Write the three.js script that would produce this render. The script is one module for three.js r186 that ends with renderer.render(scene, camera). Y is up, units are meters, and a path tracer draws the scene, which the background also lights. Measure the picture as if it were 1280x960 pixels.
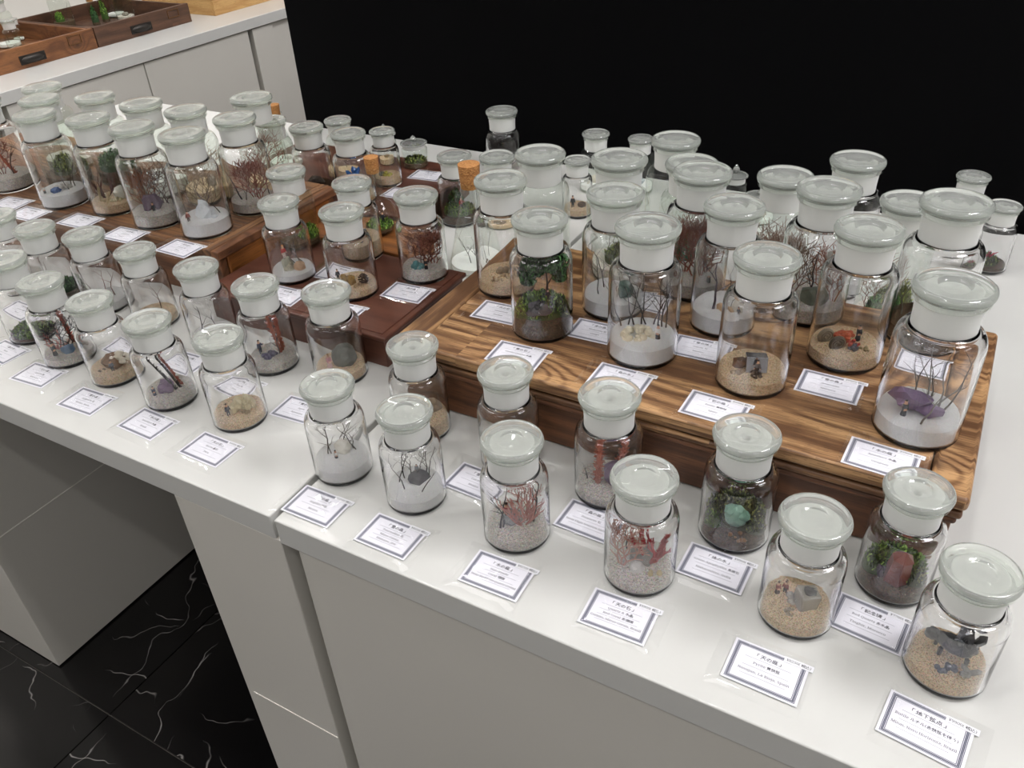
import * as THREE from 'three';
import { RoundedBoxGeometry } from 'three/addons/geometries/RoundedBoxGeometry.js';
import { mergeGeometries, mergeVertices, toCreasedNormals } from 'three/addons/utils/BufferGeometryUtils.js';
import { RectAreaLightUniformsLib } from 'three/addons/lights/RectAreaLightUniformsLib.js';
import { MarchingCubes } from 'three/addons/objects/MarchingCubes.js';

// ------------------------------------------------------------------ camera, light, exposure
const scene = new THREE.Scene();
scene.background = new THREE.Color(0x0a0a0b);
const TY = 0.8;                       // height of the display tables
const CEIL = 2.75;
const camera = new THREE.PerspectiveCamera(49.65, 1280 / 960, 0.02, 40);
{
  const m = new THREE.Matrix4().makeBasis(
    new THREE.Vector3(0.87029328, -0.04797887, -0.49019142),
    new THREE.Vector3(-0.24825192, 0.81684814, -0.52070154),
    new THREE.Vector3(0.42539462, 0.57485402, 0.69898661));
  camera.quaternion.setFromRotationMatrix(m);
  camera.position.set(0, TY + 0.6, 0);
  camera.updateMatrixWorld(true);
}
const EXPOSURE = 0.96;
// ceiling downlights: [x, z, candela]
const LAMPS = [];
for (const x of [-2.3, -1.3, -0.3, 0.7]) for (const z of [-1.1, -0.3, 0.5]) LAMPS.push([x, z, 0.25]);
LAMPS.push([-2.1, -1.9, 0.5], [-2.6, -1.2, 0.5]);
// long ceiling panels: [x, z, width, depth, luminance]
const PANELS = [[-2.5, 0.9, 1.2, 0.6, 4.9], [-0.4, 1.6, 1.2, 0.6, 3.3], [1.7, 0.9, 1.2, 0.6, 4.3], [2.9, -0.7, 0.6, 1.2, 4.9], [-1.25, -2.4, 0.6, 1.2, 17.0], [1.15, -1.0, 0.6, 0.9, 21.0], [-0.9, -1.05, 1.2, 0.4, 2.0], [1.4, 3.0, 1.2, 0.6, 4.6], [-1.6, 3.0, 1.2, 0.6, 4.6]];
RectAreaLightUniformsLib.init();
const renderer = new THREE.WebGLRenderer({ antialias: true });
renderer.toneMapping = THREE.LinearToneMapping;
renderer.toneMappingExposure = EXPOSURE;
renderer.shadowMap.enabled = true;

// ------------------------------------------------------------------ helpers
function rng(seed) {
  let a = (seed * 2654435761 + 12345) >>> 0;
  return () => { a = (a + 0x6D2B79F5) >>> 0; let t = a; t = Math.imul(t ^ (t >>> 15), t | 1); t ^= t + Math.imul(t ^ (t >>> 7), t | 61); return ((t ^ (t >>> 14)) >>> 0) / 4294967296; };
}
const taken = new Map();
function numbered(name) {
  const n = taken.get(name) || 0; taken.set(name, n + 1);
  return n ? name + '_' + String(n).padStart(3, '0') : name;
}
function shade(o) { o.castShadow = true; o.receiveShadow = true; return o; }
function mesh(name, geo, mat, parent, pos) {
  const m = shade(new THREE.Mesh(geo, mat)); m.name = name;
  if (pos) m.position.set(...pos);
  if (parent) parent.add(m);
  return m;
}
function thing(name, label, category, pos = [0, 0, 0], turn = 0, group) {
  const o = new THREE.Group(); o.name = numbered(name); o.position.set(...pos); o.rotation.y = turn;
  o.userData = { label, category }; if (group) o.userData.group = group;
  scene.add(o); return o;
}
function struct(name, label, category) {
  const o = new THREE.Group(); o.name = name; o.userData = { kind: 'structure', label, category }; scene.add(o); return o;
}
function clean(g) {
  g = g.index ? g.toNonIndexed() : g;
  for (const k of Object.keys(g.attributes)) if (!['position', 'normal', 'uv'].includes(k)) g.deleteAttribute(k);
  if (!g.attributes.uv) g.setAttribute('uv', new THREE.BufferAttribute(new Float32Array(g.attributes.position.count * 2), 2));
  return g;
}
const merged = (list) => mergeGeometries(list.map(clean), false);
function rbox(w, h, d, r = 0.002, seg = 2) { return new RoundedBoxGeometry(w, h, d, seg, Math.min(r, w / 2.01, h / 2.01, d / 2.01)); }
function lathe(pts, seg = 40) { return new THREE.LatheGeometry(pts.map(p => new THREE.Vector2(p[0], p[1])), seg); }
const UPV = new THREE.Vector3(0, 1, 0);
function limb(a, b, r0, r1, sides = 5, rows = 1) {
  const A = new THREE.Vector3(...a), B = new THREE.Vector3(...b), L = A.distanceTo(B) || 1e-5;
  const g = new THREE.CylinderGeometry(r1, r0, L, sides, rows, false);
  g.applyQuaternion(new THREE.Quaternion().setFromUnitVectors(UPV, B.clone().sub(A).normalize()));
  const c = A.add(B).multiplyScalar(0.5); g.translate(c.x, c.y, c.z); return g;
}
// small value noise
function makeNoise(seed) {
  const r = rng(seed), N = 256, t = new Float32Array(N * N); for (let i = 0; i < N * N; i++) t[i] = r();
  const at = (x, y) => t[((y % N + N) % N) * N + ((x % N + N) % N)];
  return (x, y) => {
    const xi = Math.floor(x), yi = Math.floor(y); let fx = x - xi, fy = y - yi; fx = fx * fx * (3 - 2 * fx); fy = fy * fy * (3 - 2 * fy);
    return (at(xi, yi) * (1 - fx) + at(xi + 1, yi) * fx) * (1 - fy) + (at(xi, yi + 1) * (1 - fx) + at(xi + 1, yi + 1) * fx) * fy;
  };
}
const N1 = makeNoise(7), N2 = makeNoise(19);
const fbm = (x, y, o = 4) => { let s = 0, a = 0.5, n = 0; for (let i = 0; i < o; i++) { s += a * N1(x, y); n += a; x = x * 2.03 + 17.1; y = y * 2.03 + 9.7; a *= 0.5; } return s / n; };
function dataTex(w, h, fn, srgb = true) {
  const d = new Uint8Array(w * h * 4);
  for (let y = 0; y < h; y++) for (let x = 0; x < w; x++) {
    const c = fn(x / w, y / h, x, y), k = (y * w + x) * 4;
    d[k] = Math.max(0, Math.min(255, c[0])); d[k + 1] = Math.max(0, Math.min(255, c[1])); d[k + 2] = Math.max(0, Math.min(255, c[2])); d[k + 3] = 255;
  }
  const t = new THREE.DataTexture(d, w, h); t.wrapS = t.wrapT = THREE.RepeatWrapping; t.magFilter = THREE.LinearFilter; t.minFilter = THREE.LinearFilter;
  if (srgb) t.colorSpace = THREE.SRGBColorSpace; t.needsUpdate = true; return t;
}
const mix3 = (a, b, t) => [a[0] + (b[0] - a[0]) * t, a[1] + (b[1] - a[1]) * t, a[2] + (b[2] - a[2]) * t];
const sat = (v) => Math.max(0, Math.min(1, v));

// ------------------------------------------------------------------ textures
// wood: u runs along the grain
function woodTex(light, dark, streak, rings, contrast, seed, knots = 0) {
  const r = rng(seed), K = []; for (let i = 0; i < knots; i++) K.push([r(), r(), 0.03 + r() * 0.03]);
  const o = seed * 13.7;
  return dataTex(1024, 256, (u, v) => {
    let warp = fbm(u * 3 + o, v * 2.5 + o, 3) * 1.1 + fbm(u * 9 + o, v * 4, 2) * 0.25, kd = 0;
    for (const [ku, kv, kr] of K) { const dx = (u - ku) * 3.2, dy = v - kv, d = Math.sqrt(dx * dx + dy * dy); warp += 1.1 * Math.exp(-d * d / (kr * kr * 14)); kd = Math.max(kd, Math.exp(-d * d / (kr * kr))); }
    const t = v * rings + warp * 2.6, s = 0.5 + 0.5 * Math.sin(6.283 * t);
    const ring = Math.pow(s, 2.2), fine = fbm(u * 14 + o, v * 150 + o, 3), blot = fbm(u * 2.2 + 3 + o, v * 7 + o, 4), pore = fbm(u * 40, v * 260 + o, 2);
    let k = ring * 0.55 + (fine - 0.5) * 0.75 + (blot - 0.5) * 1.9 + 0.26; k = sat(0.5 + (k - 0.5) * contrast);
    let c = mix3(light, dark, k); if (pore > 0.72) c = mix3(c, streak, 0.3);
    return mix3(c, streak, kd * 0.75);
  });
}
const texPlank = woodTex([186, 146, 102], [98, 67, 43], [52, 34, 23], 6, 1.2, 3, 2);
const texFront = woodTex([132, 88, 58], [84, 53, 35], [50, 31, 21], 4, 1.0, 5, 2);
const texZebra = woodTex([146, 106, 72], [88, 60, 42], [56, 38, 27], 13, 1.2, 8, 0);
const texOrange = woodTex([164, 104, 52], [108, 64, 30], [62, 36, 18], 5, 0.8, 11, 1);
const texBrown = woodTex([104, 66, 52], [82, 49, 38], [62, 37, 29], 3, 0.7, 14, 0);
const texDrawer = woodTex([140, 92, 54], [98, 60, 34], [60, 36, 21], 4, 0.9, 17, 2);
const texDrawer2 = woodTex([104, 72, 52], [72, 48, 34], [46, 30, 22], 4, 0.9, 21, 2);
const texPine = woodTex([206, 166, 108], [176, 128, 72], [130, 86, 44], 4, 0.8, 27, 1);
function grainTex(base, specks, amount, seed, lo = 0.08) {
  const r = rng(seed);
  return dataTex(256, 256, (u, v) => {
    const q = r(); let c = base.map(b => b * (1 - lo + 2 * lo * r()));
    if (q < amount) c = mix3(c, specks[Math.floor(r() * specks.length)], 0.55 + 0.45 * r());
    return c;
  });
}
const texWhiteSand = grainTex([246, 246, 244], [[232, 232, 229]], 0.2, 31, 0.015);
const texGreySand = grainTex([224, 218, 208], [[120, 114, 106], [246, 243, 238], [172, 160, 144]], 0.42, 32, 0.1);
const texBeigeSand = grainTex([230, 204, 166], [[176, 138, 98], [246, 230, 206], [130, 96, 68]], 0.3, 33, 0.08);
const texSoil = grainTex([84, 64, 46], [[30, 22, 16], [104, 84, 58], [140, 120, 90]], 0.4, 34, 0.25);
const texBump = (() => { const r = rng(35); return dataTex(256, 256, () => { const k = r() * 255; return [k, k, k]; }, false); })();
const texCork = dataTex(256, 256, (u, v) => { const a = fbm(u * 40, v * 40, 3), b = fbm(u * 90 + 5, v * 90, 2); let c = mix3([214, 158, 96], [168, 108, 56], sat((a - 0.3) * 2)); if (b > 0.63) c = mix3(c, [84, 48, 24], 0.8); return c; });
const texMarble = dataTex(1024, 1024, (u, v) => {
  let c = [13, 12, 13]; const w1 = fbm(u * 5, v * 5, 4) - 0.5, w2 = fbm(u * 5 + 31, v * 5 + 7, 4) - 0.5, cl = fbm(u * 3 + 9, v * 3, 4);
  c = mix3(c, [30, 28, 27], sat((cl - 0.5) * 1.6));
  const veins = [[1, 0.35, 0.13, 0.95], [0.9, -0.25, 0.47, 0.9], [-0.5, 1, 0.3, 0.8], [1, 0.15, 0.78, 0.95], [0.6, 1, 0.9, 0.7], [1, -0.5, 0.05, 0.8], [0.8, 0.7, 0.61, 0.7]];
  for (const [a, b, o, k] of veins) {
    const d = Math.abs(((a * u + b * v + o + w1 * 0.3 + w2 * 0.12) % 0.5 + 0.5) % 0.5 - 0.25), br = sat((fbm(u * 6 + o * 50, v * 6 + o * 20, 3) - 0.46) * 6);
    const wd = 0.0014 + 0.0065 * fbm(u * 14 + o * 9, v * 14, 2) * br; c = mix3(c, [176, 172, 168], sat(1 - d / wd) * k * br);
  }
  return c;
});
// ------------------------------------------------------------------ materials
const std = (o) => new THREE.MeshStandardMaterial(o), phy = (o) => new THREE.MeshPhysicalMaterial(o);
const M = {
  wall: std({ color: 0xdcd9d2, roughness: 0.9 }), ceiling: std({ color: 0xe6e4df, roughness: 0.9 }),
  laminate: std({ color: 0xcacac6, roughness: 0.22 }), laminate2: std({ color: 0xcfccc4, roughness: 0.35 }), seam: std({ color: 0xf2efe6, roughness: 0.5 }), recess: std({ color: 0x8f8878, roughness: 0.7 }),
  cloth: phy({ color: 0x050506, roughness: 0.95, specularIntensity: 0.15 }), marble: std({ map: texMarble, roughness: 0.16 }), grout: std({ color: 0x55504c, roughness: 0.8 }),
  plank: std({ map: texPlank, roughness: 0.42 }), front: std({ map: texFront, roughness: 0.5 }), zebra: std({ map: texZebra, roughness: 0.45 }), orange: std({ map: texOrange, roughness: 0.45 }),
  brown: std({ map: texBrown, roughness: 0.33 }), drawer: std({ map: texDrawer, roughness: 0.55 }), drawer2: std({ map: texDrawer2, roughness: 0.55 }), pine: std({ map: texPine, roughness: 0.6 }),
  iron: std({ color: 0x3a3734, roughness: 0.45, metalness: 0.8 }), brass: std({ color: 0x6b4a2c, roughness: 0.5, metalness: 0.6 }),
  glass: phy({ color: 0xf7faf7, roughness: 0.015, transmission: 1, thickness: 0, ior: 1.5 }),
  solid: phy({ color: 0xffffff, roughness: 0.0, transmission: 1, thickness: 0.002, ior: 1.5 }),
  stopper: phy({ color: 0xf6f8f4, roughness: 0.0, transmission: 0.82, thickness: 0.006, ior: 1.5, attenuationColor: new THREE.Color(0xd8ead8), attenuationDistance: 0.12 }),
  frost: phy({ color: 0xf2f3f0, roughness: 0.75, transmission: 0.45, thickness: 0, ior: 1.5 }),
  plug: phy({ color: 0xfafaf8, roughness: 0.8, transmission: 0.2, thickness: 0, ior: 1.5 }),
  sleeve: phy({ color: 0xffffff, roughness: 0.06, transmission: 1, thickness: 0, ior: 1.45 }),
  baseGlass: phy({ color: 0xd6ddd2, roughness: 0.02, transmission: 1, thickness: 0, ior: 1.5 }),
  cork: std({ map: texCork, roughness: 0.9 }), lampGlow: std({ color: 0xffffff, emissive: 0xfffdfb, emissiveIntensity: 200, roughness: 0.5 }), lampRing: std({ color: 0xe8e8e6, roughness: 0.5 }),
  white: std({ map: texWhiteSand, bumpMap: texBump, bumpScale: 0.0004, roughness: 0.95 }), grey: std({ map: texGreySand, bumpMap: texBump, bumpScale: 0.0007, roughness: 0.95 }),
  beige: std({ map: texBeigeSand, bumpMap: texBump, bumpScale: 0.0006, roughness: 0.95 }), soil: std({ map: texSoil, bumpMap: texBump, bumpScale: 0.0009, roughness: 1 }),
};
const plain = new Map();
function mat(hex, rough = 0.7, extra) { const k = hex + '/' + rough + JSON.stringify(extra || 0); if (!plain.has(k)) plain.set(k, extra ? phy({ color: hex, roughness: rough, ...extra }) : std({ color: hex, roughness: rough })); return plain.get(k); }

// wood uv: u along the grain axis, in metres, v across
function woodUV(g, axis, off = 0, su = 0.62, sv = 0.155) {
  g = g.index ? g.toNonIndexed() : g; const p = g.attributes.position, n = g.attributes.normal, uv = new Float32Array(p.count * 2);
  for (let i = 0; i < p.count; i++) {
    const c = [p.getX(i), p.getY(i), p.getZ(i)], a = [Math.abs(n.getX(i)), Math.abs(n.getY(i)), Math.abs(n.getZ(i))];
    const along = c[axis]; let others = [0, 1, 2].filter(k => k !== axis), across = others.map(k => c[k] * (a[k] > 0.9 ? 0.15 : 1)).reduce((s, v) => s + v, 0);
    uv[i * 2] = along / su + off * 0.37; uv[i * 2 + 1] = across / sv + off;
  }
  g.setAttribute('uv', new THREE.BufferAttribute(uv, 2)); return g;
}
function board(name, parent, x0, x1, y0, y1, z0, z1, material, axis, off, r = 0.0025) {
  const g = woodUV(rbox(x1 - x0, y1 - y0, z1 - z0, r, 2), axis, off);
  return mesh(name, g, material, parent, [(x0 + x1) / 2, (y0 + y1) / 2, (z0 + z1) / 2]);
}
function slab(name, parent, x0, x1, y0, y1, z0, z1, material, r = 0.0015) {
  return mesh(name, rbox(x1 - x0, y1 - y0, z1 - z0, r, 2), material, parent, [(x0 + x1) / 2, (y0 + y1) / 2, (z0 + z1) / 2]);
}

// ------------------------------------------------------------------ the room
const RX0 = -3.25, RX1 = 3.6, RZ0 = -3.6, RZ1 = 4.0;
{
  const floor = struct('floor', 'polished black marble tile floor with white veins', 'floor');
  mesh('grout_bed', new THREE.BoxGeometry(RX1 - RX0 + 0.4, 0.1, RZ1 - RZ0 + 0.4), M.grout, floor, [(RX0 + RX1) / 2, -0.056, (RZ0 + RZ1) / 2]);
  const S = 0.6, GX = -1.195, GZ = -0.4055, vars = [];
  for (let k = 0; k < 4; k++) { const g = new THREE.BoxGeometry(S - 0.003, 0.006, S - 0.003), uv = g.attributes.uv; for (let i = 0; i < uv.count; i++) { let a = uv.getX(i), b = uv.getY(i); for (let q = 0; q < k; q++) [a, b] = [b, 1 - a]; uv.setXY(i, a, b); } vars.push(g); }
  const r = rng(4);
  for (let i = -4; i < 9; i++) for (let j = -6; j < 8; j++) {
    const x = GX + (i + 0.5) * S, z = GZ + (j + 0.5) * S; if (x < RX0 - 0.2 || x > RX1 + 0.2 || z < RZ0 - 0.2 || z > RZ1 + 0.2) continue;
    mesh('tile', vars[Math.floor(r() * 4)], M.marble, floor, [x, -0.003, z]);
  }
  const ceiling = struct('ceiling', 'plain white ceiling', 'ceiling');
  mesh('ceiling_panel', new THREE.BoxGeometry(RX1 - RX0 + 0.4, 0.12, RZ1 - RZ0 + 0.4), M.ceiling, ceiling, [(RX0 + RX1) / 2, CEIL + 0.06, (RZ0 + RZ1) / 2]);
  const W = (name, label, x0, x1, z0, z1) => { const w = struct(name, label, 'wall'); mesh('wall_panel', new THREE.BoxGeometry(x1 - x0, CEIL + 0.1, z1 - z0), M.wall, w, [(x0 + x1) / 2, CEIL / 2, (z0 + z1) / 2]); };
  W('wall_left', 'off-white wall behind the low cabinet', RX0 - 0.12, RX0, RZ0 - 0.12, RZ1 + 0.12);
  W('wall_right', 'off-white wall outside the picture on the right', RX1, RX1 + 0.12, RZ0 - 0.12, RZ1 + 0.12);
  W('wall_back', 'off-white wall hidden behind the black backdrop', RX0, RX1, RZ0 - 0.12, RZ0);
  W('wall_front', 'off-white wall behind the viewer', RX0, RX1, RZ1, RZ1 + 0.12);
}
// downlights
{
  const ringG = lathe([[0.046, 0], [0.063, 0], [0.066, -0.004], [0.064, -0.008], [0.049, -0.008], [0.046, -0.004], [0.046, 0]], 32), discG = new THREE.CylinderGeometry(0.045, 0.045, 0.004, 28);
  LAMPS.forEach(([x, z, cd], i) => {
    const t = thing('downlight', 'round recessed ceiling downlight above the display', 'lamp', [x, CEIL, z], 0, 'ceiling downlights');
    mesh('trim_ring', ringG, M.lampRing, t); mesh('glowing_disc', discG, M.lampGlow, t, [0, -0.003, 0]);
    const s = new THREE.SpotLight(0xfffcfa, cd, 0, 1.25, 0.9, 2); s.name = 'downlight_beam'; s.position.set(0, -0.012, 0); s.target.position.set(0, -2, 0); s.castShadow = true; s.shadow.radius = 2.2; s.shadow.mapSize.set(1024, 1024); s.shadow.bias = -0.0005;
    t.add(s, s.target);
  });
}
{
  const glow = std({ color: 0xffffff, emissive: 0xfffaf4, emissiveIntensity: 0.4, roughness: 0.8 });
  for (const [x, z, w, d, L] of PANELS) {
    const t = thing('ceiling_panel_light', 'flat rectangular ceiling light panel above the display', 'lamp', [x, CEIL, z], 0, 'ceiling light panels');
    mesh('frame', merged([rbox(w + 0.04, 0.012, 0.02, 0.002).translate(0, -0.006, d / 2 + 0.01), rbox(w + 0.04, 0.012, 0.02, 0.002).translate(0, -0.006, -d / 2 - 0.01), rbox(0.02, 0.012, d, 0.002).translate(w / 2 + 0.01, -0.006, 0), rbox(0.02, 0.012, d, 0.002).translate(-w / 2 - 0.01, -0.006, 0)]), M.lampRing, t);
    mesh('diffuser', new THREE.BoxGeometry(w, 0.006, d), glow, t, [0, -0.004, 0]);
    const a = new THREE.RectAreaLight(0xfdfbff, L, w, d); a.name = 'panel_light'; a.position.set(0, -0.0105, 0); a.rotation.x = -Math.PI / 2; t.add(a);
  }
}
// black backdrop: a slightly folded cloth on a panel
{
  const t = thing('backdrop', 'tall matt black cloth backdrop standing behind the display tables', 'backdrop');
  const g = new THREE.PlaneGeometry(3.0, 2.2, 120, 20), p = g.attributes.position;
  for (let i = 0; i < p.count; i++) { const x = p.getX(i), y = p.getY(i); p.setZ(i, 0.006 * Math.sin(x * 9 + fbm(x * 2, y) * 4) * (0.4 + 0.6 * N1(x * 3 + 9, 2)) + 0.004 * N2(x * 4, y * 3)); }
  g.computeVertexNormals(); mesh('cloth', g, M.cloth, t, [-1.411 + 1.5, 1.1, -1.462]);
  slab('panel', t, -1.409, 1.587, 0.0, 2.19, -1.505, -1.476, M.cloth);
}

// ------------------------------------------------------------------ display tables
{
  const a = thing('display_table', 'white laminate table with open legs at the left', 'table');
  slab('tabletop', a, -2.0, -0.556, TY - 0.034, TY, -1.44, -0.41, M.laminate, 0.002);
  const legR = slab('leg', a, -0.714, -0.5505, 0, TY - 0.0345, -1.42, -0.411, M.laminate2);
  mesh('panel_seam', new THREE.BoxGeometry(0.15, 0.0016, 0.001), M.seam, legR, [0.006, -TY / 2 + 0.0172 + 0.398, 0.5048]);
  const legL = slab('leg', a, -1.9, -1.378, 0.004, TY - 0.0345, -1.42, -0.43, M.laminate2);
  mesh('panel_seam', new THREE.BoxGeometry(0.001, 0.0016, 0.98), M.seam, legL, [0.2612, -0.402 + 0.3545 + 0.016, 0]);
  const b = thing('display_cabinet', 'white laminate cabinet table at the right, butted against the other table', 'table');
  slab('tabletop', b, -0.5492, 0.95, TY - 0.036, TY - 0.001, -1.44, -0.409, M.laminate, 0.002);
  slab('front_panel', b, -0.527, 0.93, 0, TY - 0.0365, -0.43, -0.4115, M.laminate2);
  slab('side_panel', b, -0.527, -0.51, 0, TY - 0.0365, -1.42, -0.431, M.laminate2); slab('side_panel', b, 0.913, 0.93, 0, TY - 0.0365, -1.42, -0.431, M.laminate2); slab('back_panel', b, -0.509, 0.912, 0, TY - 0.0365, -1.42, -1.40, M.laminate2);
}
// low cabinet along the left wall
{
  const c = thing('low_cabinet', 'low white cabinet with flush doors along the left wall', 'cabinet'), X = -2.43;
  slab('worktop', c, RX0 + 0.005, X, TY - 0.036, TY, -3.4, 0.4, M.laminate, 0.002);
  slab('carcass', c, RX0 + 0.005, X - 0.05, 0.002, TY - 0.037, -3.38, 0.38, M.recess);
  const zs = [-3.38, -2.435, -2.325, -1.832, -1.345, -0.8, -0.3, 0.38], gap = { '-2.325': 0.022, '-1.345': 0.05 };
  for (let i = 0; i < zs.length - 1; i++) { const g = gap[String(zs[i])] || 0.0025; slab(i === 0 || i === 1 ? 'end_panel' : 'door', c, X - 0.045, X - (i === 0 ? 0.012 : 0.006), 0.06, TY - 0.0385, zs[i] + g, zs[i + 1] - 0.0015, M.laminate2); }
}

// ------------------------------------------------------------------ wooden risers on the tables
const RB = 0.088, LB = 0.085, BB = 0.05;
{
  const t = thing('wooden_crate', 'large rustic wooden box with burnt grain, jars on top, right table', 'box');
  const y = TY, x0 = -0.555, x1 = 0.065, z0 = -0.945, z1 = -0.6395, th = 0.015, top = y + RB;
  board('front_board', t, x0 + 0.008, x1 - 0.008, y, y + RB - th - 0.001, z1 - 0.026, z1 - 0.0085, M.front, 0, 0.1);
  board('back_board', t, x0 + 0.008, x1 - 0.008, y, y + 0.07, z0 + 0.009, z0 + 0.026, M.front, 0, 0.5);
  board('side_board', t, x0 + 0.008, x0 + 0.024, y, y + 0.07, z0 + 0.027, z1 - 0.027, M.front, 2, 0.3); board('side_board', t, x1 - 0.024, x1 - 0.008, y, y + 0.07, z0 + 0.027, z1 - 0.027, M.front, 2, 0.7);
  // stepped moulding under the lid: two rounded beads with grooves between
  const beads = [[top - 0.0255, top - 0.0175, 0.0012, M.plank], [top - 0.0345, top - 0.0275, 0.004, M.front]];
  for (const [a, b, ins, m] of beads) {
    board('moulding', t, x0 + 0.001 + ins, x1 - 0.001 - ins, a, b, z1 - 0.02, z1 - ins, m, 0, a * 9, 0.0032);
    board('moulding', t, x0 + ins, x0 + 0.02, a, b, z0 + 0.004, z1 - 0.021, m, 2, a * 7, 0.0032); board('moulding', t, x1 - 0.02, x1 - ins, a, b, z0 + 0.004, z1 - 0.021, m, 2, a * 5, 0.0032);
  }
  const zs = [z0 + 0.001, -0.868, -0.752, z1]; for (let i = 0; i < 3; i++) board('plank', t, x0 + 0.035, x1 - 0.036, top - th, top, zs[i], zs[i + 1] - 0.0012, M.plank, 0, 0.13 + i * 0.41, 0.0032);
  board('end_plank', t, x0, x0 + 0.034, top - th, top, z0, z1, M.plank, 2, 0.77, 0.005); board('end_plank', t, x1 - 0.035, x1, top - th, top, z0, z1, M.plank, 0, 0.47, 0.005);
}
{
  const t = thing('wooden_crate', 'long wooden box with striped grain on the left table, jars on top', 'box');
  const y = TY, x0 = -1.75, x1 = -0.93, z0 = -1.0, z1 = -0.73, top = y + LB, th = 0.012;
  board('front_board', t, x0, x1 - 0.006, y, top - th - 0.0005, z1 - 0.018, z1 - 0.004, M.front, 0, 0.25); board('back_board', t, x0, x1 - 0.006, y, top - th - 0.0005, z0 + 0.004, z0 + 0.018, M.front, 0, 0.55);
  board('side_board', t, x1 - 0.018, x1 - 0.004, y, top - th - 0.0005, z0 + 0.019, z1 - 0.019, M.orange, 2, 0.35); board('side_board', t, x0, x0 + 0.014, y, top - th - 0.0005, z0 + 0.019, z1 - 0.019, M.orange, 2, 0.15);
  const zs = [z0, -0.912, -0.82, z1]; for (let i = 0; i < 3; i++) board('plank', t, x0, x1 - 0.033, top - th, top, zs[i], zs[i + 1] - 0.001, M.zebra, 0, 0.2 + i * 0.33, 0.0015);
  board('end_plank', t, x1 - 0.032, x1 - 0.016, top - th, top, z0, z1, M.zebra, 2, 0.5, 0.0015); board('end_plank', t, x1 - 0.0155, x1, top - th - 0.002, top - 0.001, z0, z1, M.front, 2, 0.8, 0.0015);
}
{
  const t = thing('wooden_box', 'flat dark reddish brown lidded box in the middle of the tables', 'box');
  const y = TY, x0 = -0.925, x1 = -0.604, z0 = -0.885, z1 = -0.687;
  board('body', t, x0 + 0.004, x1 - 0.005, y, y + BB - 0.0085, z0 + 0.004, z1 - 0.005, M.brown, 0, 0.6, 0.001);
  const lid = board('lid', t, x0, x1, y + BB - 0.008, y + BB - 0.0015, z0, z1, M.brown, 0, 0.2, 0.002);
  board('lid_panel', lid, -0.152, 0.152, 0.0025, 0.00475, -0.091, 0.091, M.brown, 0, 0.42, 0.0008);
}
{
  const t = thing('wooden_box', 'small orange pine box behind the reddish brown box', 'box');
  board('body', t, -0.915, -0.722, TY, TY + BB - 0.006, -0.985, -0.893, M.orange, 0, 0.3); board('lid', t, -0.918, -0.719, TY + BB - 0.0055, TY + BB, -0.988, -0.89, M.orange, 0, 0.7, 0.0015);
}
{
  const t = thing('wooden_box', 'dull dark brown box farther back near the black backdrop', 'box');
  board('body', t, -1.22, -0.812, TY, TY + BB - 0.007, -1.235, -1.008, M.drawer2, 0, 0.3); board('lid', t, -1.224, -0.808, TY + BB - 0.0065, TY + BB, -1.239, -1.004, M.brown, 0, 0.75, 0.002);
}
// old drawers on the low cabinet
function drawer(z0, z1, m, label) {
  const t = thing('old_wooden_tray', label, 'tray'), xF = -2.612, xB = -3.05, h = 0.062, y = TY;
  board('front', t, xF - 0.014, xF, y, y + h, z0, z1, m, 2, z0, 0.0015); board('back', t, xB, xB + 0.01, y, y + h - 0.004, z0, z1, m, 2, z1, 0.001);
  board('side', t, xB + 0.0105, xF - 0.0145, y, y + h - 0.003, z0, z0 + 0.01, m, 0, 0.2, 0.001); board('side', t, xB + 0.0105, xF - 0.0145, y, y + h - 0.003, z1 - 0.01, z1, m, 0, 0.6, 0.001);
  board('bottom', t, xB + 0.0105, xF - 0.0145, y + 0.002, y + 0.008, z0 + 0.0105, z1 - 0.0105, m, 0, 0.4, 0.001);
  const zc = (z0 + z1) / 2 + 0.02;
  const cup = new THREE.SphereGeometry(1, 20, 12, 0, Math.PI); cup.rotateY(Math.PI / 2 - Math.PI / 2); cup.rotateY(Math.PI / 2); cup.scale(0.014, 0.013, 0.04);
  const hd = mesh('cup_handle', cup, M.iron, t, [xF, y + 0.024, zc]); mesh('back_plate', rbox(0.002, 0.026, 0.088, 0.001), M.iron, hd, [0.001, 0, 0]);
  const lh = mesh('label_holder', merged([rbox(0.002, 0.003, 0.05, 0.0008).translate(0, 0.012, 0), rbox(0.002, 0.003, 0.05, 0.0008).translate(0, -0.012, 0), rbox(0.002, 0.024, 0.003, 0.0008).translate(0, 0, 0.0235), rbox(0.002, 0.024, 0.003, 0.0008).translate(0, 0, -0.0235)]), M.brass, t, [xF + 0.001, y + 0.042, z0 + 0.075]);
}
drawer(-1.812, -1.39, M.drawer, 'orange brown old wooden drawer tray with dark cup handle on low cabinet');
drawer(-2.217, -1.816, M.drawer2, 'dark brown old wooden drawer tray with oval cup handle, next to pine crate');
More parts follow.
